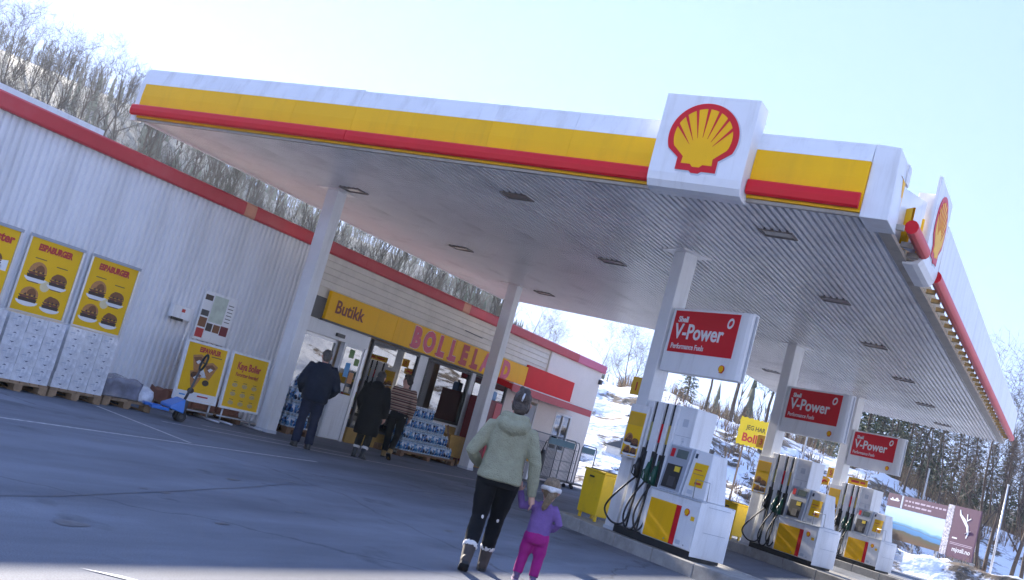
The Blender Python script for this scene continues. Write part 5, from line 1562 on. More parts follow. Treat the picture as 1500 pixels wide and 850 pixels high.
# boulders in the snow
def boulder_mesh(seed):
    bm = bmesh.new(); bmesh.ops.create_icosphere(bm, subdivisions=3, radius=1)
    for v in bm.verts:
        n = noise.noise(v.co * 1.1 + Vector((seed * 7, 0, 0))) * 0.55 + noise.noise(v.co * 3 + Vector((0, seed, 0))) * 0.18
        v.co = Vector((v.co.x * 1.3, v.co.y, v.co.z * 0.7)) * (1 + n)
    me = bpy.data.meshes.new('boulder'); bm.to_mesh(me); bm.free()
    me.materials.append(SNOWROCK)
    return me
def snowrock():
    m = bpy.data.materials.new('snow_capped_rock'); m.use_nodes = True
    nt = m.node_tree; b = nt.nodes['Principled BSDF']; b.inputs['Roughness'].default_value = 0.85
    g = nt.nodes.new('ShaderNodeNewGeometry'); s = nt.nodes.new('ShaderNodeSeparateXYZ'); nt.links.new(g.outputs['Normal'], s.inputs[0])
    tc = nt.nodes.new('ShaderNodeTexCoord'); n = nt.nodes.new('ShaderNodeTexNoise'); n.inputs['Scale'].default_value = 2.5; n.inputs['Detail'].default_value = 8; nt.links.new(tc.outputs['Object'], n.inputs['Vector'])
    a = nt.nodes.new('ShaderNodeMath'); a.operation = 'ADD'; nt.links.new(s.outputs['Z'], a.inputs[0]); nt.links.new(n.outputs['Fac'], a.inputs[1])
    r = nt.nodes.new('ShaderNodeMapRange'); r.inputs['From Min'].default_value = 1.12; r.inputs['From Max'].default_value = 1.26; nt.links.new(a.outputs[0], r.inputs['Value'])
    rk = nt.nodes.new('ShaderNodeValToRGB'); rk.color_ramp.elements[0].color = (0.03, 0.032, 0.036, 1); rk.color_ramp.elements[1].color = (0.16, 0.15, 0.14, 1); nt.links.new(n.outputs['Fac'], rk.inputs['Fac'])
    mx = nt.nodes.new('ShaderNodeMix'); mx.data_type = 'RGBA'; nt.links.new(r.outputs[0], mx.inputs['Factor']); nt.links.new(rk.outputs[0], mx.inputs['A']); mx.inputs['B'].default_value = (0.8, 0.83, 0.88, 1)
    nt.links.new(mx.outputs['Result'], b.inputs['Base Color'])
    bp = nt.nodes.new('ShaderNodeBump'); bp.inputs['Strength'].default_value = 0.6; bp.inputs['Distance'].default_value = 0.1; nt.links.new(n.outputs['Fac'], bp.inputs['Height']); nt.links.new(bp.outputs[0], b.inputs['Normal'])
    return m
SNOWROCK = snowrock()
BM = [boulder_mesh(i) for i in range(4)]
rb = random.Random(5)
for i in range(90):
    az = rb.uniform(-22.5, -10.5) if i < 78 else rb.uniform(-9, -2.5); r = rb.uniform(49, 74) if i < 78 else rb.uniform(46, 60)
    x, y = polar(az, r); s = rb.uniform(0.25, 0.75) * (1.2 if rb.random() < 0.2 else 0.8)
    o = link('boulder', BM[i % 4]); o.location = (x, y, ground_z(x, y) + 0.05 * s); o.rotation_euler = (rb.uniform(-.3, .3), rb.uniform(-.3, .3), rb.uniform(0, 6)); o.scale = (s * 1.2, s, s)
    tag(o, 'snow capped dark boulder on the slope behind the pumps', 'boulder', 'boulders on the snowy slope')

# ------------------------------------------------------------------ signs and things beyond the lot
x, y = polar(-16.62, 52); gz = ground_z(x, y)
t = thing('bun_sign', 'bright yellow hand cut sign on the snow slope between the pumps', 'sign', (x, y, gz), radians(16))
zb = CAM_H + 52 * math.tan(radians(2.25)) - gz; zt = CAM_H + 52 * math.tan(radians(3.75)) - gz
pts = []
n = 16; W = 1.95
for i in range(n): pts.append((W * i / n - 0.2, zb + (0.05 if i % 2 else 0)))
for i in range(6): pts.append((W - 0.2 + (0.05 if i % 2 else 0), zb + (zt - zb) * i / 6))
for i in range(n): pts.append((W - 0.2 - W * i / n, zt - (0.05 if i % 2 else 0)))
for i in range(6): pts.append((-0.2 - (0.05 if i % 2 else 0), zt - (zt - zb) * i / 6))
MB().prism_y(pts, 0, 0.05).build('board', mat('hand_sign_yellow', (0.86, 0.60, 0.01), 0.5, var=0.05), t)
text('lettering', 'JEG HAR E', 0.30, PRINTD, t, 0.12, -0.004, zb + 0.80, offset=0.004, sx=0.78)
text('lettering', 'Bollel', 0.55, mat('hand_red', (0.6, 0.04, 0.02), 0.5), t, 0.0, -0.004, zb + 0.22, offset=0.018, sx=0.85)
for q in (0.1, 1.45):
    bx('post', WOOD, t, q, q + 0.09, 0.051, 0.14, -0.4, zt - 0.1)

PL = Vector((-10.87, 69.15)); PR = Vector((-5.19, 64.8))
dv = PR - PL; BL = dv.length
gz = min(ground_z(PL.x, PL.y), ground_z(PR.x, PR.y)) - 0.1
t = thing('billboard', 'wide billboard with a lake landscape and purple panels by the road', 'billboard', (PL.x, PL.y, gz), atan2(dv.y, dv.x))
b0, b1 = 0.95 - gz, 3.62 - gz
def seg(a, b): return a * BL, b * BL
land = bpy.data.materials.new('landscape_print'); land.use_nodes = True
nt = land.node_tree; pb = nt.nodes['Principled BSDF']; pb.inputs['Roughness'].default_value = 0.45
tcn = nt.nodes.new('ShaderNodeTexCoord'); spx = nt.nodes.new('ShaderNodeSeparateXYZ'); nt.links.new(tcn.outputs['Generated'], spx.inputs[0])
nn = nt.nodes.new('ShaderNodeTexNoise'); nn.inputs['Scale'].default_value = 4.0; nn.inputs['Detail'].default_value = 7; nt.links.new(tcn.outputs['Generated'], nn.inputs['Vector'])
md = nt.nodes.new('ShaderNodeMath'); md.operation = 'MULTIPLY_ADD'; md.inputs[1].default_value = 0.22; nt.links.new(nn.outputs['Fac'], md.inputs[0]); nt.links.new(spx.outputs['Z'], md.inputs[2])
md2 = nt.nodes.new('ShaderNodeMath'); md2.operation = 'MULTIPLY_ADD'; md2.inputs[1].default_value = 0.16; nt.links.new(spx.outputs['X'], md2.inputs[0]); nt.links.new(md.outputs[0], md2.inputs[2])
rp = nt.nodes.new('ShaderNodeValToRGB'); cr_ = rp.color_ramp
cr_.elements[0].position = 0.0; cr_.elements[0].color = (0.16, 0.07, 0.02, 1)
cr_.elements[1].position = 1.0; cr_.elements[1].color = (0.55, 0.70, 0.85, 1)
for pos, c in ((0.38, (0.10, 0.06, 0.03)), (0.46, (0.07, 0.075, 0.035)), (0.49, (0.05, 0.20, 0.42)), (0.60, (0.06, 0.27, 0.52)), (0.64, (0.10, 0.20, 0.30)), (0.70, (0.15, 0.40, 0.62)), (0.74, (0.40, 0.62, 0.80))):
    e_ = cr_.elements.new(pos); e_.color = (*c, 1)
nt.links.new(md2.outputs[0], rp.inputs['Fac']); nt.links.new(rp.outputs[0], pb.inputs['Base Color'])
a, b = seg(0.0, 0.655); bx('landscape_panel', land, t, a, b, 0, 0.08, b0, b0 + (b1 - b0) * 0.70)
a, b = seg(0.0, 0.15); bx('purple_panel', PURPLE, t, a, b, -0.01, 0.08, b0 + (b1 - b0) * 0.705, b1)
MB().prism_y([(0.45 * a + 0.55 * b - 0.42 + 0.84 * i / 8, b1 - 0.38 + (0.16 if i in (2, 5, 6) else 0.04)) for i in range(9)] + [(b - 0.2, b1 - 0.42), (a + 0.25, b1 - 0.42)], -0.016, -0.011).build('elk_print', PRINTW, t)
a, b = seg(0.155, 0.175); bx('pale_strip', GREYL, t, a, b, -0.008, 0.08, b0 + (b1 - b0) * 0.705, b1)
a, b = seg(0.18, 0.655); bx('purple_panel', PURPLE, t, a, b, -0.01, 0.08, b0 + (b1 - b0) * 0.705, b1)
for zz, w_ in ((0.90, 0.92), (0.80, 0.62)):
    x0 = a + 0.15
    while x0 < a + (b - a) * w_:
        l = random.uniform(0.12, 0.4); bx('print_word', mat('print_mauve', (0.5, 0.40, 0.48), 0.5), t, x0, x0 + l, -0.014, -0.0105, b0 + (b1 - b0) * zz - 0.05, b0 + (b1 - b0) * zz + 0.05); x0 += l + 0.09
a, b = seg(0.66, 0.725)
bx('pattern_strip', mat('knit_print', (0.55, 0.52, 0.58), 0.6, var=0.9, vscale=9), t, a, b, -0.02, 0.08, b0 - 0.05, b1 + 0.12)
a, b = seg(0.73, 0.985); bx('purple_panel', PURPLE, t, a, b, -0.02, 0.08, b0 - 0.1, b1 + 0.12)
cx = (a + b) / 2; hz = b1 - b0
MB().tube([(cx - 0.5, -0.03, b0 + hz * 0.98), (cx - 0.42, -0.03, b0 + hz * 0.88), (cx - 0.1, -0.03, b0 + hz * 0.78), (cx + 0.2, -0.03, b0 + hz * 0.66), (cx + 0.32, -0.03, b0 + hz * 0.52), (cx + 0.25, -0.03, b0 + hz * 0.42)], [(0.03, 0.005), (0.06, 0.006), (0.10, 0.006), (0.08, 0.006), (0.06, 0.005), (0.03, 0.004)], 6).build('figure_print', PRINTW, t)
MB().tube([(cx + 0.05, -0.03, b0 + hz * 0.92), (cx + 0.12, -0.03, b0 + hz * 0.78), (cx + 0.35, -0.03, b0 + hz * 0.84)], [(0.03, 0.005), (0.06, 0.006), (0.03, 0.005)], 6).build('figure_print', PRINTW, t)
MB().tube([(cx + 0.1, -0.03, b0 + hz * 0.50), (cx + 0.32, -0.03, b0 + hz * 0.56), (cx + 0.5, -0.03, b0 + hz * 0.58)], [(0.03, 0.005), (0.05, 0.006), (0.03, 0.005)], 6).build('figure_print', PRINTW, t)
bx('print_word', PRINTW, t, cx - 0.7, cx - 0.35, -0.025, -0.0205, b0 + hz * 0.36, b0 + hz * 0.39)
for q in (0.27, 0.24):
    bx('print_word', mat('print_mauve', (0.5, 0.4, 0.48)), t, a + 0.12, b - 0.12, -0.025, -0.0205, b0 + hz * q, b0 + hz * q + 0.03)
text('lettering', 'mjosli.no', 0.36, PRINTW, t, a + 0.35, -0.022, b0 + hz * 0.10, offset=0.004)
bx('concrete_foot', CONC, t, seg(0.72, 0)[0], seg(0.95, 0)[0], 0.1, 0.6, -0.4, b0 - 0.102)
for q in (0.1, 0.35, 0.6):
    bx('post', STEEL, t, q * BL, q * BL + 0.12, 0.081, 0.2, -0.4, b1 - 0.1)

x, y = polar(-3.75, 47); gz = ground_z(x, y)
t = thing('lamp_pole', 'slim pale metal pole in the snow at the right', 'pole', (x, y, gz - 0.1))
MB().tube([(0, 0, 0), (0, 0, 2.2), (0, 0, 4.45)], [0.05, 0.04, 0.03], 8).build('shaft', ALU, t, True)
MB().cyl((0, 0, 4.45), (0, 0, 4.5), 0.045, 8).build('cap', ALU, t)
for i, (az, r, h) in enumerate(((-7.35, 84, 3.2), (-5.75, 80, 2.6), (-13.4, 78, 3.2))):
    x, y = polar(az, r)
    t = thing('marker_post', 'grey post among the scrub ' + ('above the billboard', 'beside the purple panel', 'below the second fuel sign')[i], 'post', (x, y, ground_z(x, y) - 0.1))
    MB().tube([(0, 0, 0), (0, 0, h)], [0.07, 0.06], 8).build('shaft', STEEL, t)
    MB().cyl((0, 0, h), (0, 0, h + 0.06), 0.08, 8).build('cap', STEEL, t)
# hut beyond the shop corner
x, y = polar(-22.6, 58); gz = ground_z(x, y)
t = thing('roadside_hut', 'low hut with a dark pitched roof in the snow beyond the shop', 'hut', (x, y, gz - 0.3), radians(25))
t.scale = (0.6, 0.6, 0.6)
bx('wall', SIDING, t, -1.3, 1.3, -1, 1, 0, 1.0)
MB().prism_y([(-1.6, 0.95), (1.6, 0.95), (0.0, 1.75)], -1.2, 1.2).build('roof', mat('slate', (0.05, 0.06, 0.075), 0.6), t)
bx('door', DARK, t, 0.2, 0.8, -1.03, -1.003, 0.05, 0.85)

# parked dark car behind the last pump
def make_car(x, y, rz):
    t = thing('parked_car', 'dark blue car half hidden behind the last pump', 'car', (x, y, 0), rz)
    CARP = mat('car_paint', (0.012, 0.018, 0.035), 0.25, var=0.05, coat=1.0)
    # side profile (x forward, z)
    low = [(-2.15, 0.32), (-2.2, 0.62), (-2.1, 0.92), (-1.2, 0.97), (0.75, 0.97), (1.9, 0.84), (2.15, 0.66), (2.18, 0.34)]
    MB().prism_y(low, -0.88, 0.88).build('body', CARP, t, bevel=0.07, segs=3)
    MB().hexa([(-2.0, -0.82, 0.93), (0.95, -0.82, 0.93), (0.95, 0.82, 0.93), (-2.0, 0.82, 0.93)], [(-1.7, -0.62, 1.47), (0.05, -0.62, 1.5), (0.05, 0.62, 1.5), (-1.7, 0.62, 1.47)]).build('cabin', CARP, t, bevel=0.06, segs=3)
    gl = mat('car_glass', (0.02, 0.03, 0.04), 0.08, var=0, coat=0.6)
    for s in (-1, 1):
        MB().add([(-1.75, s * 0.795, 1.0), (0.72, s * 0.795, 1.0), (0.05, s * 0.66, 1.42), (-1.6, s * 0.66, 1.42)], [(0, 1, 2, 3)]).build('side_window', gl, t)
    MB().add([(0.93, -0.7, 1.0), (0.93, 0.7, 1.0), (0.16, 0.56, 1.46), (0.16, -0.56, 1.46)], [(0, 1, 2, 3)]).build('windscreen', gl, t)
    for px in (-1.35, 1.35):
        for s in (-1, 1):
            w = MB(); w.cyl((px, s * 0.70, 0.33), (px, s * 0.90, 0.33), 0.33, 24); o = w.build('wheel', RUBBER, t)
            MB().cyl((px, s * 0.86, 0.33), (px, s * 0.91, 0.33), 0.2, 16).build('rim', ALU, o)
    for s in (-0.6, 0.6):
        bx('headlight', mat('lamp_clear', (0.7, 0.7, 0.7), 0.1), t, 2.0, 2.16, s - 0.18, s + 0.18, 0.62, 0.76, 0.02)
    return t
make_car(-7.85, 41.2, radians(-4))

# ------------------------------------------------------------------ people
def remeshed(name, mb, m, parent, vox, it=3, fold=0.0, fscale=6.0, seed=0.0, stretch=(1, 1, 1)):
    me = mb.mesh(name + '_tmp', m)
    o = bpy.data.objects.new(name + '_tmp', me); C.objects.link(o)
    r = o.modifiers.new('r', 'REMESH'); r.mode = 'VOXEL'; r.voxel_size = vox
    s = o.modifiers.new('s', 'SMOOTH'); s.factor = 0.5; s.iterations = it
    dg = bpy.context.evaluated_depsgraph_get(); dg.update()
    out = bpy.data.meshes.new_from_object(o.evaluated_get(dg))
    bpy.data.objects.remove(o); bpy.data.meshes.remove(me)
    out.name = name
    if fold > 0:
        nv = [v.normal.copy() for v in out.vertices]
        for v, n in zip(out.vertices, nv):
            c = Vector((v.co.x * stretch[0], v.co.y * stretch[1], v.co.z * stretch[2])) * fscale
            d = noise.noise(c + Vector((seed, 0, 0))) * 0.6 + 0.4 * (1 - abs(noise.noise(c * 1.7 + Vector((0, seed, 3)))) * 2)
            v.co += n * d * fold
    out.polygons.foreach_set('use_smooth', [True] * len(out.polygons))
    if not out.materials: out.materials.append(m)
    return link(name, out, parent)

def ering(cx, cy, z, rx, ry, n=20, p=2.3):
    r = []
    for i in range(n):
        a = 2 * pi * i / n
        ca, sa = cos(a), sin(a)
        r.append((cx + rx * math.copysign(abs(ca) ** (2 / p), ca), cy + ry * math.copysign(abs(sa) ** (2 / p), sa), z))
    return r

def hand(mb, w, d, up, s, side):
    """w wrist, d finger direction, up = back of hand direction; five separate bent fingers"""
    w = Vector(w); d = Vector(d).normalized(); up = (Vector(up) - d * Vector(up).dot(d)).normalized(); sd = d.cross(up) * side
    pl = 0.085 * s
    mb.tube([w - d * 0.02 * s, w + d * 0.03 * s, w + d * pl], [(0.022 * s, 0.028 * s), (0.018 * s, 0.036 * s), (0.016 * s, 0.040 * s)], 10) if abs(d.x) > 0.8 else mb.tube([w - d * 0.02 * s, w + d * 0.03 * s, w + d * pl], [0.026 * s, 0.030 * s, 0.030 * s], 10)
    for i, (off, ln) in enumerate(((-0.030, 0.066), (-0.010, 0.078), (0.010, 0.072), (0.029, 0.056))):
        b = w + d * (pl - 0.012 * s) + sd * off * s
        k = b + d * ln * 0.5 * s - up * 0.008 * s
        e = k + (d * 0.75 - up * 0.65).normalized() * ln * 0.5 * s
        mb.tube([b, k, e], [0.0098 * s, 0.009 * s, 0.0072 * s], 7)
    b = w + d * 0.025 * s - sd * 0.028 * s
    k = b + (d * 0.7 - sd * 0.7).normalized() * 0.035 * s
    mb.tube([b, k, k + (d * 0.9 - sd * 0.25 - up * 0.3).normalized() * 0.032 * s], [0.013 * s, 0.011 * s, 0.008 * s], 7)

def build_person(label, loc, az, H, J, spec, near=True):
    """local frame: +y is where the person faces, x to their right"""
    t = thing('person', label, 'person', loc, radians(-az))
    k = H / 1.70
    V = lambda p: Vector(p) * k
    vox = 0.011 if near else 0.016
    hipL, hipR = V(J['hipL']), V(J['hipR'])
    body = MB()
    head = V(J['head']); neck = V(J['neck'])
    hs = k * J.get('hs', 1.0)
    yaw = J.get('yaw', 0.0)
    R = Matrix.Rotation(yaw, 3, 'Z')
    def hp(x, y, z): return tuple(head + R @ (Vector((x, y, z)) * hs))
    rings = []
    for z, rx, ry, cy in ((-0.115, 0.030, 0.035, 0.045), (-0.10, 0.048, 0.052, 0.035), (-0.06, 0.062, 0.078, 0.014), (-0.01, 0.071, 0.092, 0.0), (0.04, 0.075, 0.097, -0.005), (0.08, 0.070, 0.090, -0.008), (0.105, 0.052, 0.068, -0.01), (0.12, 0.022, 0.03, -0.01)):
        rings.append([hp(*q) for q in ering(0, cy, z, rx, ry, 18, 2.1)])
    body.loft(rings)
    body.tube([hp(0, 0.085, 0.01), hp(0, 0.112, -0.03), hp(0, 0.09, -0.04)], [0.011 * hs, 0.016 * hs, 0.011 * hs], 8)           # nose
    for s in (-1, 1):
        body.tube([hp(s * 0.072, -0.012, 0.02), hp(s * 0.086, -0.018, 0.0), hp(s * 0.074, -0.008, -0.035)], [0.012 * hs, 0.016 * hs, 0.010 * hs], 8)   # ears
    body.tube([hp(0, 0.075, -0.075), hp(0, 0.082, -0.078)], [(0.03 * hs, 0.012 * hs)] * 2, 8)
    body.tube([neck - Vector((0, 0, 0.05 * k)), neck + Vector((0, 0.005, 0.02 * k)), Vector(hp(0, -0.012, -0.07))], [0.062 * k, 0.054 * k, 0.056 * k], 12)
    chest = V(J['chest'])
    body.loft([ering(hipL.x * .5 + hipR.x * .5, (hipL.y + hipR.y) / 2, hipL.z - 0.02 * k, 0.14 * k, 0.10 * k), ering(chest.x, chest.y, chest.z - 0.1 * k, 0.13 * k, 0.09 * k), ering(chest.x, chest.y, chest.z + 0.08 * k, 0.15 * k, 0.09 * k), ering(neck.x, neck.y, neck.z - 0.02 * k, 0.07 * k, 0.06 * k)])
    for s in 'LR':
        h_, kn, an = V(J['hip' + s]), V(J['knee' + s]), V(J['ank' + s])
        body.tube([h_, h_.lerp(kn, .5), kn, kn.lerp(an, .4), an], [0.075 * k, 0.068 * k, 0.05 * k, 0.046 * k, 0.034 * k], 10)
        sh, el, wr = V(J['sh' + s]), V(J['el' + s]), V(J['wr' + s])
        body.tube([sh, el, wr], [0.043 * k, 0.036 * k, 0.025 * k], 9)
        body.tube([chest + Vector((0, 0, 0.08 * k)), sh], [0.06 * k, 0.045 * k], 9)
        hd = J.get('hd' + s)
        if hd:
            hand(body, wr, hd[0], hd[1], k * J.get('hands', 1.0), 1 if s == 'R' else -1)
    remeshed('body', body, SKIN, t, 0.0075 if near else 0.012, 2)
    for s in (-1, 1):
        MB().ellipsoid(hp(s * 0.03, 0.083, 0.008), 0.012 * hs, 0.008 * hs, 0.008 * hs, 10, 7).build('eye', mat('eye_dark', (0.03, 0.025, 0.02), 0.2), t, True)
    # trousers
    g = spec['legs']
    mb = MB()
    w = g.get('w', 1.0)
    hc = (hipL + hipR) / 2
    mb.loft([ering(hc.x, hc.y - 0.005, hc.z - 0.10 * k, 0.155 * k * w, 0.125 * k * w), ering(hc.x, hc.y - 0.012 * k, hc.z - 0.03 * k, 0.178 * k * w, 0.135 * k * w), ering(hc.x, hc.y - 0.005, hc.z + 0.05 * k, 0.172 * k * w, 0.125 * k * w), ering(hc.x, hc.y, hc.z + 0.14 * k, 0.15 * k * w, 0.11 * k * w)])
    lw = g.get('lw', 1.0)
    for s in 'LR':
        h_, kn, an = V(J['hip' + s]), V(J['knee' + s]), V(J['ank' + s])
        mb.tube([h_ + Vector((0, 0, 0.03 * k)), h_.lerp(kn, .3), h_.lerp(kn, .7), kn, kn.lerp(an, .45), an + (kn - an) * g.get('cuff', 0.1)], [0.098 * k * w, 0.095 * k * w, 0.076 * k * lw * w, 0.066 * k * lw, 0.066 * k * lw, 0.056 * k * g.get('hem', 1.0)], 14)
    remeshed('trousers', mb, g['m'], t, vox, 4, 0.007 * k, 7, 3.0 + loc[0], (1, 1, 1.6))
    # upper garment
    g = spec['top']
    mb = MB()
    mb.loft([ering(*(Vector((cx, cy, z)) * k), rx * k, ry * k, 22, 2.5) for cx, cy, z, rx, ry in g['rings']])
    sw = g.get('sw', 1.0)
    for s in 'LR':
        sh, el, wr = V(J['sh' + s]), V(J['el' + s]), V(J['wr' + s])
        inn = chest + Vector((sh.x * 0.3, 0, 0.09 * k))
        mb.tube([inn, sh, sh.lerp(el, .5), el, el.lerp(wr, .5), wr + (wr - el) * 0.04], [0.075 * k * sw, 0.076 * k * sw, 0.068 * k * sw, 0.06 * k * sw, 0.055 * k * sw, 0.044 * k * sw], 14)
    for kind, *a in g.get('extra', ()):
        if kind == 'tube':
            mb.tube([V(p) for p in a[0]], [r * k if not isinstance(r, tuple) else (r[0] * k, r[1] * k) for r in a[1]], 14)
        if kind == 'ell':
            mb.ellipsoid(V(a[0]), a[1] * k, a[2] * k, a[3] * k, 16, 11)
    remeshed(g['name'], mb, g['m'], t, vox, g.get('it', 4), g.get('fold', 0.008) * k, g.get('fs', 5.5), 11.0 + loc[1], (1, 1, 1.3))
    # shoes
    g = spec['shoe']
    for s in 'LR':
        an, toe = V(J['ank' + s]), V(J['toe' + s])
        d = (toe - an); d.z = 0; d.normalize()
        pitch = J.get('pitch' + s, 0.0)
        up = Vector((0, 0, 1)); f = (d * cos(pitch) + up * sin(pitch)).normalized(); n = (up * cos(pitch) - d * sin(pitch)).normalized()
        sl = an - n * 0.075 * k
        sz = k * g.get('s', 1.0)
        mb = MB()
        mb.tube([sl - f * 0.075 * sz + n * 0.045 * sz, sl - f * 0.04 * sz + n * 0.042 * sz, sl + f * 0.03 * sz + n * 0.038 * sz, sl + f * 0.11 * sz + n * 0.03 * sz, sl + f * 0.165 * sz + n * 0.026 * sz], [0.034 * sz, 0.042 * sz, 0.043 * sz, 0.041 * sz, 0.026 * sz], 12)
        sh_top = g.get('shaft', 0.06)
        mb.tube([sl + n * 0.03 * sz - f * 0.02 * sz, an + (V(J['knee' + s]) - an).normalized() * sh_top * k], [0.046 * sz, 0.052 * sz * g.get('sw', 1.0)], 12)
        o = remeshed('boot', mb, g['m'], t, vox * 0.9, 3)
        mb = MB()
        rs = []
        for q, ww in ((-0.085, 0.028), (-0.05, 0.042), (0.02, 0.042), (0.10, 0.045), (0.15, 0.036), (0.178, 0.018)):
            rs.append((q, ww))
        sdv = f.cross(n)
        ring = [sl + f * q * sz + sdv * ww * sz for q, ww in rs] + [sl + f * q * sz - sdv * ww * sz for q, ww in rs[::-1]]
        mb.loft([[tuple(p - n * 0.002) for p in ring], [tuple(p + n * 0.022 * sz) for p in ring]])
        mb.build('sole', g.get('sm', RUBBER), o)
        if g.get('fur'):
            c = an + (V(J['knee' + s]) - an).normalized() * (sh_top + 0.005) * k
            ax = (V(J['knee' + s]) - an).normalized()
            m2 = MB(); m2.tube([c - ax * 0.028 * k, c - ax * 0.01 * k, c + ax * 0.015 * k, c + ax * 0.03 * k], [0.054 * k, 0.066 * k, 0.066 * k, 0.056 * k], 14)
            remeshed('fur_cuff', m2, g['fur'], o, vox * 0.8, 1, 0.012 * k, 45)
    # hair
    g = spec['hair']
    mb = MB()
    def hell(x, y, z, rx, ry, rz): mb.ellipsoid(hp(x, y, z), rx * hs, ry * hs, rz * hs, 18, 12)
    hell(0, -0.018, 0.04, 0.084, 0.098, 0.092)
    if g.get('nape', True): hell(0, -0.055, -0.02, 0.070, 0.055, 0.070)
    for x, y, z, rx, ry, rz in g.get('extra', ()):
        hell(x, y, z, rx, ry, rz)
    for pts, rad in g.get('tubes', ()):
        mb.tube([hp(*p) for p in pts], [r * hs for r in rad], 12)
    remeshed('hair', mb, g['m'], t, vox * 0.7, 2, g.get('fold', 0.006) * hs, 26, 1.0, (1.2, 1.2, 0.35))
    return t, k, hp

NAVY = mat('jacket_navy', (0.012, 0.018, 0.032), spec=0.1, rough=0.65, var=0.3, vscale=8, bump=0.2, bscale=120)
JEANS = mat('jeans_dark', (0.016, 0.022, 0.045), spec=0.1, rough=0.8, var=0.3, vscale=10)
COATB = mat('coat_black', (0.008, 0.009, 0.010), spec=0.1, rough=0.75, var=0.3, vscale=8)
TRB = mat('trousers_black', (0.009, 0.010, 0.012), spec=0.1, rough=0.7, var=0.3, vscale=12)
FLEECE = mat('fleece_green', (0.34, 0.335, 0.225), spec=0.1, rough=0.95, var=0.16, vscale=14, bump=0.8, bscale=90)
PURP = mat('sweater_purple', (0.20, 0.115, 0.31), spec=0.1, rough=0.85, var=0.15, vscale=16, bump=0.4, bscale=100)
MAGE = mat('trousers_magenta', (0.34, 0.02, 0.18), spec=0.1, rough=0.6, var=0.18, vscale=12)
HAIRG = mat('hair_greybrown', (0.055, 0.038, 0.029), 0.5, var=0.85, vscale=38, bump=0.6, bscale=60)
HAIRD = mat('hair_dark', (0.018, 0.013, 0.010), 0.55, var=0.4, vscale=30)
HAIRM = mat('hair_greying', (0.07, 0.06, 0.052), 0.65, var=0.5, vscale=40)
HAIRB = mat('hair_blonde', (0.22, 0.15, 0.085), 0.6, var=0.5, vscale=40)
BOOTBR = mat('boot_brown', (0.055, 0.038, 0.03), 0.7, var=0.35, vscale=12)
BOOTT = mat('boot_tan', (0.26, 0.16, 0.05), 0.7, var=0.2)
BOOTP = mat('boot_purple', (0.12, 0.07, 0.16), 0.6, var=0.3, vscale=14)
FUR = mat('fur_white', (0.72, 0.68, 0.64), 0.95, var=0.1, vscale=40)
def stripe_mat():
    m = bpy.data.materials.new('striped_knit'); m.use_nodes = True
    nt = m.node_tree; b = nt.nodes['Principled BSDF']; b.inputs['Roughness'].default_value = 0.9
    tc = nt.nodes.new('ShaderNodeTexCoord'); s = nt.nodes.new('ShaderNodeSeparateXYZ'); nt.links.new(tc.outputs['Object'], s.inputs[0])
    mm = nt.nodes.new('ShaderNodeMath'); mm.operation = 'MULTIPLY'; mm.inputs[1].default_value = 9.0; nt.links.new(s.outputs['Z'], mm.inputs[0])
    fr = nt.nodes.new('ShaderNodeMath'); fr.operation = 'FRACT'; nt.links.new(mm.outputs[0], fr.inputs[0])
    r = nt.nodes.new('ShaderNodeValToRGB'); r.color_ramp.interpolation = 'CONSTANT'
    r.color_ramp.elements[0].position = 0; r.color_ramp.elements[0].color = (0.10, 0.035, 0.025, 1)
    r.color_ramp.elements[1].position = 0.84; r.color_ramp.elements[1].color = (0.45, 0.33, 0.24, 1)
    for p, c in ((0.32, (0.42, 0.30, 0.22)), (0.44, (0.05, 0.03, 0.03)), (0.60, (0.30, 0.16, 0.11))):
        e = r.color_ramp.elements.new(p); e.color = (*c, 1)
    nt.links.new(fr.outputs[0], r.inputs['Fac']); nt.links.new(r.outputs[0], b.inputs['Base Color'])
    return m
STRIPE = stripe_mat()

base = dict(head=(0, 0.03, 1.585), neck=(0, 0.005, 1.42), chest=(0, 0, 1.24), hipL=(-0.095, 0, 0.90), hipR=(0.095, 0, 0.90), kneeL=(-0.10, 0.02, 0.49), kneeR=(0.10, 0.02, 0.49), ankL=(-0.11, -0.01, 0.085), ankR=(0.11, -0.01, 0.085), toeL=(-0.13, 0.2, 0.05), toeR=(0.13, 0.2, 0.05),
            shL=(-0.185, 0, 1.36), shR=(0.185, 0, 1.36), elL=(-0.25, -0.03, 1.10), elR=(0.25, -0.03, 1.10), wrL=(-0.25, 0.06, 0.87), wrR=(0.25, 0.06, 0.87), hdL=((0, 0.1, -1), (-1, 0, 0)), hdR=((0, 0.1, -1), (1, 0, 0)))

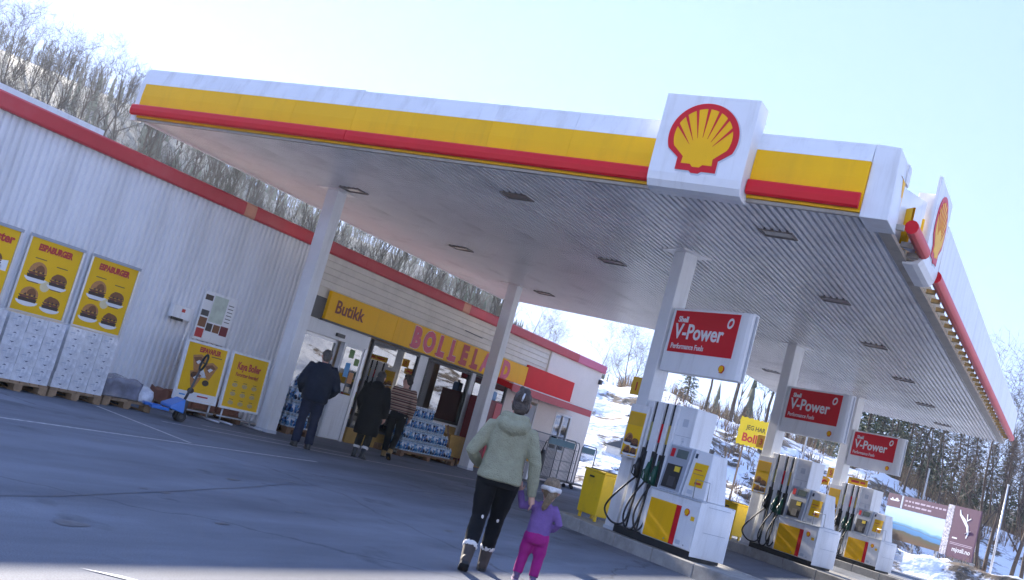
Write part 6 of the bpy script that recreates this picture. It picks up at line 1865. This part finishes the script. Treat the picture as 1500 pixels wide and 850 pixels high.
# woman in the green fleece, seen from behind, mid stride
J = dict(base)
J.update(head=(0.02, 0.03, 1.585), hipL=(-0.10, 0, 0.90), hipR=(0.10, 0.0, 0.90), kneeL=(-0.085, 0.02, 0.49), ankL=(-0.10, -0.24, 0.13), toeL=(-0.11, 0.0, 0.0), pitchL=-0.42, kneeR=(0.075, 0.16, 0.50), ankR=(0.06, 0.22, 0.085), toeR=(0.06, 0.45, 0.05), pitchR=0.05,
         shL=(-0.185, -0.01, 1.315), shR=(0.185, -0.01, 1.315), elL=(-0.315, -0.05, 1.05), wrL=(-0.225, 0.15, 0.95), hdL=((0.5, 0.8, -0.3), (-0.8, 0.4, 0)), elR=(0.285, -0.03, 1.08), wrR=(0.33, 0.02, 0.80), hdR=((0.25, 0.05, -1), (1, 0, 0.2)))
spec = dict(legs=dict(m=TRB, w=1.07, lw=1.08, cuff=0.28, hem=1.12),
            top=dict(name='fleece', m=FLEECE, sw=1.0, fold=0.010, fs=7, rings=[(0, -0.012, 0.85, 0.206, 0.165), (0, -0.012, 0.885, 0.206, 0.166), (0, -0.005, 0.97, 0.196, 0.152), (0, 0, 1.08, 0.188, 0.142), (0, -0.005, 1.22, 0.192, 0.138), (0, -0.01, 1.31, 0.178, 0.126), (0, -0.01, 1.375, 0.155, 0.115), (0, 0, 1.44, 0.095, 0.09)],
                     extra=(('tube', [(-0.13, -0.02, 1.40), (-0.09, -0.12, 1.37), (0, -0.15, 1.345), (0.09, -0.12, 1.37), (0.13, -0.02, 1.40)], [0.04, 0.058, 0.062, 0.058, 0.04]), ('tube', [(-0.10, 0.05, 1.45), (-0.095, -0.07, 1.44), (0, -0.10, 1.43), (0.095, -0.07, 1.44), (0.10, 0.05, 1.45)], [0.035, 0.045, 0.048, 0.045, 0.035]))),
            shoe=dict(m=BOOTBR, shaft=0.13, sw=1.12, fur=FUR, s=1.06),
            hair=dict(m=HAIRG, fold=0.007, extra=((-0.022, -0.09, 0.07, 0.035, 0.03, 0.06), (0.028, -0.09, 0.065, 0.033, 0.03, 0.055), (0.01, -0.07, 0.12, 0.05, 0.035, 0.03), (-0.03, -0.06, 0.13, 0.025, 0.02, 0.03), (0.0, -0.07, -0.045, 0.064, 0.042, 0.075), (0.065, -0.01, -0.02, 0.02, 0.05, 0.06), (-0.065, -0.01, -0.02, 0.02, 0.05, 0.06))))
wom, k, hp = build_person('woman in a green fleece and black trousers leading a child', (-4.70, 8.68, 0), -28.5, 1.70, J, spec)
MB().tube([hp(-0.004, -0.118, 0.02), hp(0.0, -0.125, 0.06), hp(0.006, -0.11, 0.095)], [0.007, 0.010, 0.006], 8).build('hair_clip', mat('clip_silver', (0.6, 0.6, 0.62), 0.3), wom, True)
for x, y, z in ((-0.055, -0.055, 0.50), (0.09, 0.085, 0.49)):
    MB().ellipsoid((x * k, y * k, z * k), 0.012, 0.006, 0.02, 8, 6).build('reflective_mark', FUR, wom, True)

# child
J = dict(base)
J.update(hs=1.62, head=(0.03, 0.02, 1.50), neck=(0.0, 0.0, 1.29), chest=(0, 0, 1.08), hipL=(-0.095, 0, 0.74), hipR=(0.095, 0, 0.74), kneeL=(-0.13, 0.03, 0.42), kneeR=(0.11, -0.01, 0.42), ankL=(-0.16, -0.02, 0.10), ankR=(0.10, -0.07, 0.11), toeL=(-0.18, 0.22, 0.05), toeR=(0.11, 0.2, 0.04),
         shL=(-0.17, 0, 1.22), shR=(0.17, 0, 1.22), elL=(-0.36, -0.03, 1.16), wrL=(-0.43, 0.0, 1.37), hdL=((-0.3, 0.0, 1), (0, -1, 0)), elR=(0.29, -0.06, 1.02), wrR=(0.21, 0.10, 0.90), hdR=((-0.5, 0.8, -0.2), (0, -0.3, 1)), hands=1.15)
spec = dict(legs=dict(m=MAGE, w=1.12, lw=1.25, cuff=0.12, hem=1.35),
            top=dict(name='sweater', m=PURP, sw=1.02, fold=0.012, fs=8, rings=[(0, 0, 0.76, 0.175, 0.135), (0, 0, 0.80, 0.185, 0.14), (0, 0, 0.95, 0.18, 0.135), (0, 0, 1.10, 0.178, 0.125), (0, 0, 1.20, 0.165, 0.115), (0, 0, 1.27, 0.11, 0.095), (0, 0, 1.31, 0.085, 0.08)]),
            shoe=dict(m=BOOTP, shaft=0.14, sw=1.2, s=1.15, sm=mat('boot_sole_lilac', (0.3, 0.22, 0.34), 0.7)),
            hair=dict(m=HAIRB, fold=0.009, extra=((0, -0.06, 0.0, 0.07, 0.05, 0.07),), tubes=(([(0.0, -0.095, 0.0), (0.004, -0.125, -0.05), (-0.01, -0.115, -0.11), (-0.03, -0.10, -0.17), (-0.035, -0.095, -0.20)], [0.026, 0.032, 0.034, 0.026, 0.008]),)))
kid, k, hp = build_person('small child in purple with a white headband holding her hand', (-4.34, 9.02, 0), -28.5, 1.0, J, spec)
mb = MB()
mb.tube([hp(0.094 * cos(a), -0.012 + 0.108 * sin(a), 0.012 - 0.012 * sin(a)) for a in [2 * pi * i / 24 for i in range(25)]], [(0.010, 0.024)] * 25, 8)
remeshed('headband', mb, FUR, kid, 0.008, 1, 0.003, 30)
mb = MB(); mb.tube([hp(-0.03, -0.125, 0.02), hp(0, -0.14, 0.0), hp(0.03, -0.125, 0.02)], [0.022, 0.014, 0.022], 8); mb.build('headband_knot', FUR, kid, True)

# man in a navy jacket at the door
J = dict(base); J.update(elL=(-0.30, -0.05, 1.08), wrL=(-0.22, 0.16, 0.93), hdL=((0.5, 0.8, -0.3), (-0.8, 0.4, 0)), elR=(0.31, -0.05, 1.08), wrR=(0.23, 0.15, 0.93), hdR=((-0.5, 0.8, -0.3), (0.8, 0.4, 0)), head=(0.01, 0.05, 1.575), kneeL=(-0.10, 0.01, 0.49), kneeR=(0.11, 0.03, 0.49), ankR=(0.12, -0.01, 0.085), ankL=(-0.11, -0.03, 0.085))
spec = dict(legs=dict(m=JEANS, w=1.05, lw=1.15, cuff=0.0, hem=1.35),
            top=dict(name='jacket', m=NAVY, sw=1.25, fold=0.016, fs=5, rings=[(0, 0, 0.80, 0.205, 0.15), (0, 0, 0.84, 0.225, 0.165), (0, 0, 1.0, 0.232, 0.168), (0, 0, 1.15, 0.235, 0.165), (0, 0, 1.30, 0.225, 0.15), (0, 0, 1.39, 0.165, 0.125), (0, 0, 1.46, 0.085, 0.085)], extra=(('tube', [(-0.09, 0.03, 1.44), (-0.08, -0.06, 1.44), (0, -0.09, 1.44), (0.08, -0.06, 1.44), (0.09, 0.03, 1.44)], [0.035] * 5),)),
            shoe=dict(m=BLACK, shaft=0.05, s=1.12), hair=dict(m=HAIRM, fold=0.004))
build_person('man in a dark navy jacket standing with his back turned at the entrance', (-12.10, 14.90, 0), -47, 1.80, J, spec, False)

# person in a long black coat
J = dict(base); J.update(kneeL=(-0.09, 0.07, 0.49), ankL=(-0.10, 0.0, 0.085), kneeR=(0.09, 0.02, 0.49), ankR=(0.10, -0.12, 0.10), pitchR=-0.15, elL=(-0.27, -0.06, 1.09), wrL=(-0.24, 0.10, 0.90), elR=(0.27, -0.05, 1.09), wrR=(0.27, 0.06, 0.86))
spec = dict(legs=dict(m=TRB, w=1.0, lw=1.1, cuff=0.35, hem=1.2),
            top=dict(name='long_coat', m=COATB, sw=1.2, fold=0.014, fs=5, rings=[(0, 0.0, 0.46, 0.225, 0.19), (0, 0, 0.52, 0.232, 0.19), (0, 0, 0.75, 0.226, 0.175), (0, 0, 1.0, 0.215, 0.16), (0, 0, 1.2, 0.215, 0.15), (0, 0, 1.33, 0.205, 0.14), (0, 0, 1.41, 0.15, 0.115), (0, 0, 1.47, 0.09, 0.085)], extra=(('ell', (0, -0.08, 1.43), 0.12, 0.08, 0.09),)),
            shoe=dict(m=BLACK, shaft=0.12, s=1.05, fur=FUR), hair=dict(m=HAIRD, fold=0.006, extra=((0, -0.06, -0.06, 0.085, 0.06, 0.10), (0, -0.05, -0.14, 0.09, 0.06, 0.06))))
build_person('person in a long black coat walking past the shop window', (-12.07, 16.62, 0), -20, 1.70, J, spec, False)

# person in a striped sweater, walking, head turned
J = dict(base); J.update(yaw=1.1, kneeL=(-0.09, 0.10, 0.50), ankL=(-0.10, 0.20, 0.085), kneeR=(0.10, -0.03, 0.49), ankR=(0.10, -0.34, 0.15), toeR=(0.10, -0.1, 0), pitchR=-0.5, toeL=(-0.1, 0.4, 0.05), elR=(0.26, -0.10, 1.10), wrR=(0.24, 0.02, 0.88), elL=(-0.25, 0.0, 1.10), wrL=(-0.22, 0.16, 0.93))
spec = dict(legs=dict(m=TRB, w=1.0, lw=1.0, cuff=0.1, hem=1.05),
            top=dict(name='striped_sweater', m=STRIPE, sw=1.1, fold=0.010, fs=6, rings=[(0, 0, 0.93, 0.178, 0.128), (0, 0, 0.97, 0.192, 0.138), (0, 0, 1.12, 0.196, 0.138), (0, 0, 1.28, 0.20, 0.135), (0, 0, 1.37, 0.165, 0.115), (0, 0, 1.43, 0.08, 0.08)]),
            shoe=dict(m=BOOTT, shaft=0.10, s=1.08), hair=dict(m=HAIRD, fold=0.006, extra=((0, 0.02, 0.085, 0.075, 0.08, 0.05),)))
st, k, hp = build_person('person in a brown striped sweater striding along the shop front', (-12.85, 18.65, 0), -25, 1.82, J, spec, False)
mb = MB(); mb.loft([ering(0, 0, 0.86 * k, 0.188 * k, 0.135 * k), ering(0, 0, 0.945 * k, 0.180 * k, 0.130 * k)]); mb.build('shirt_tail', FUR, st, True)

# ------------------------------------------------------------------ cold morning haze
hz_m = bpy.data.materials.new('haze'); hz_m.use_nodes = True
nt = hz_m.node_tree; nt.nodes.clear()
ho = nt.nodes.new('ShaderNodeOutputMaterial'); hv = nt.nodes.new('ShaderNodeVolumePrincipled')
hv.inputs['Color'].default_value = (0.82, 0.92, 1.0, 1); hv.inputs['Density'].default_value = 0.00032; hv.inputs['Anisotropy'].default_value = 0.3
nt.links.new(hv.outputs[0], ho.inputs['Volume'])
hz_o = MB().box(-860, 860, -860, 860, -3.0, 110).build('haze', hz_m)
hz_o['kind'] = 'stuff'
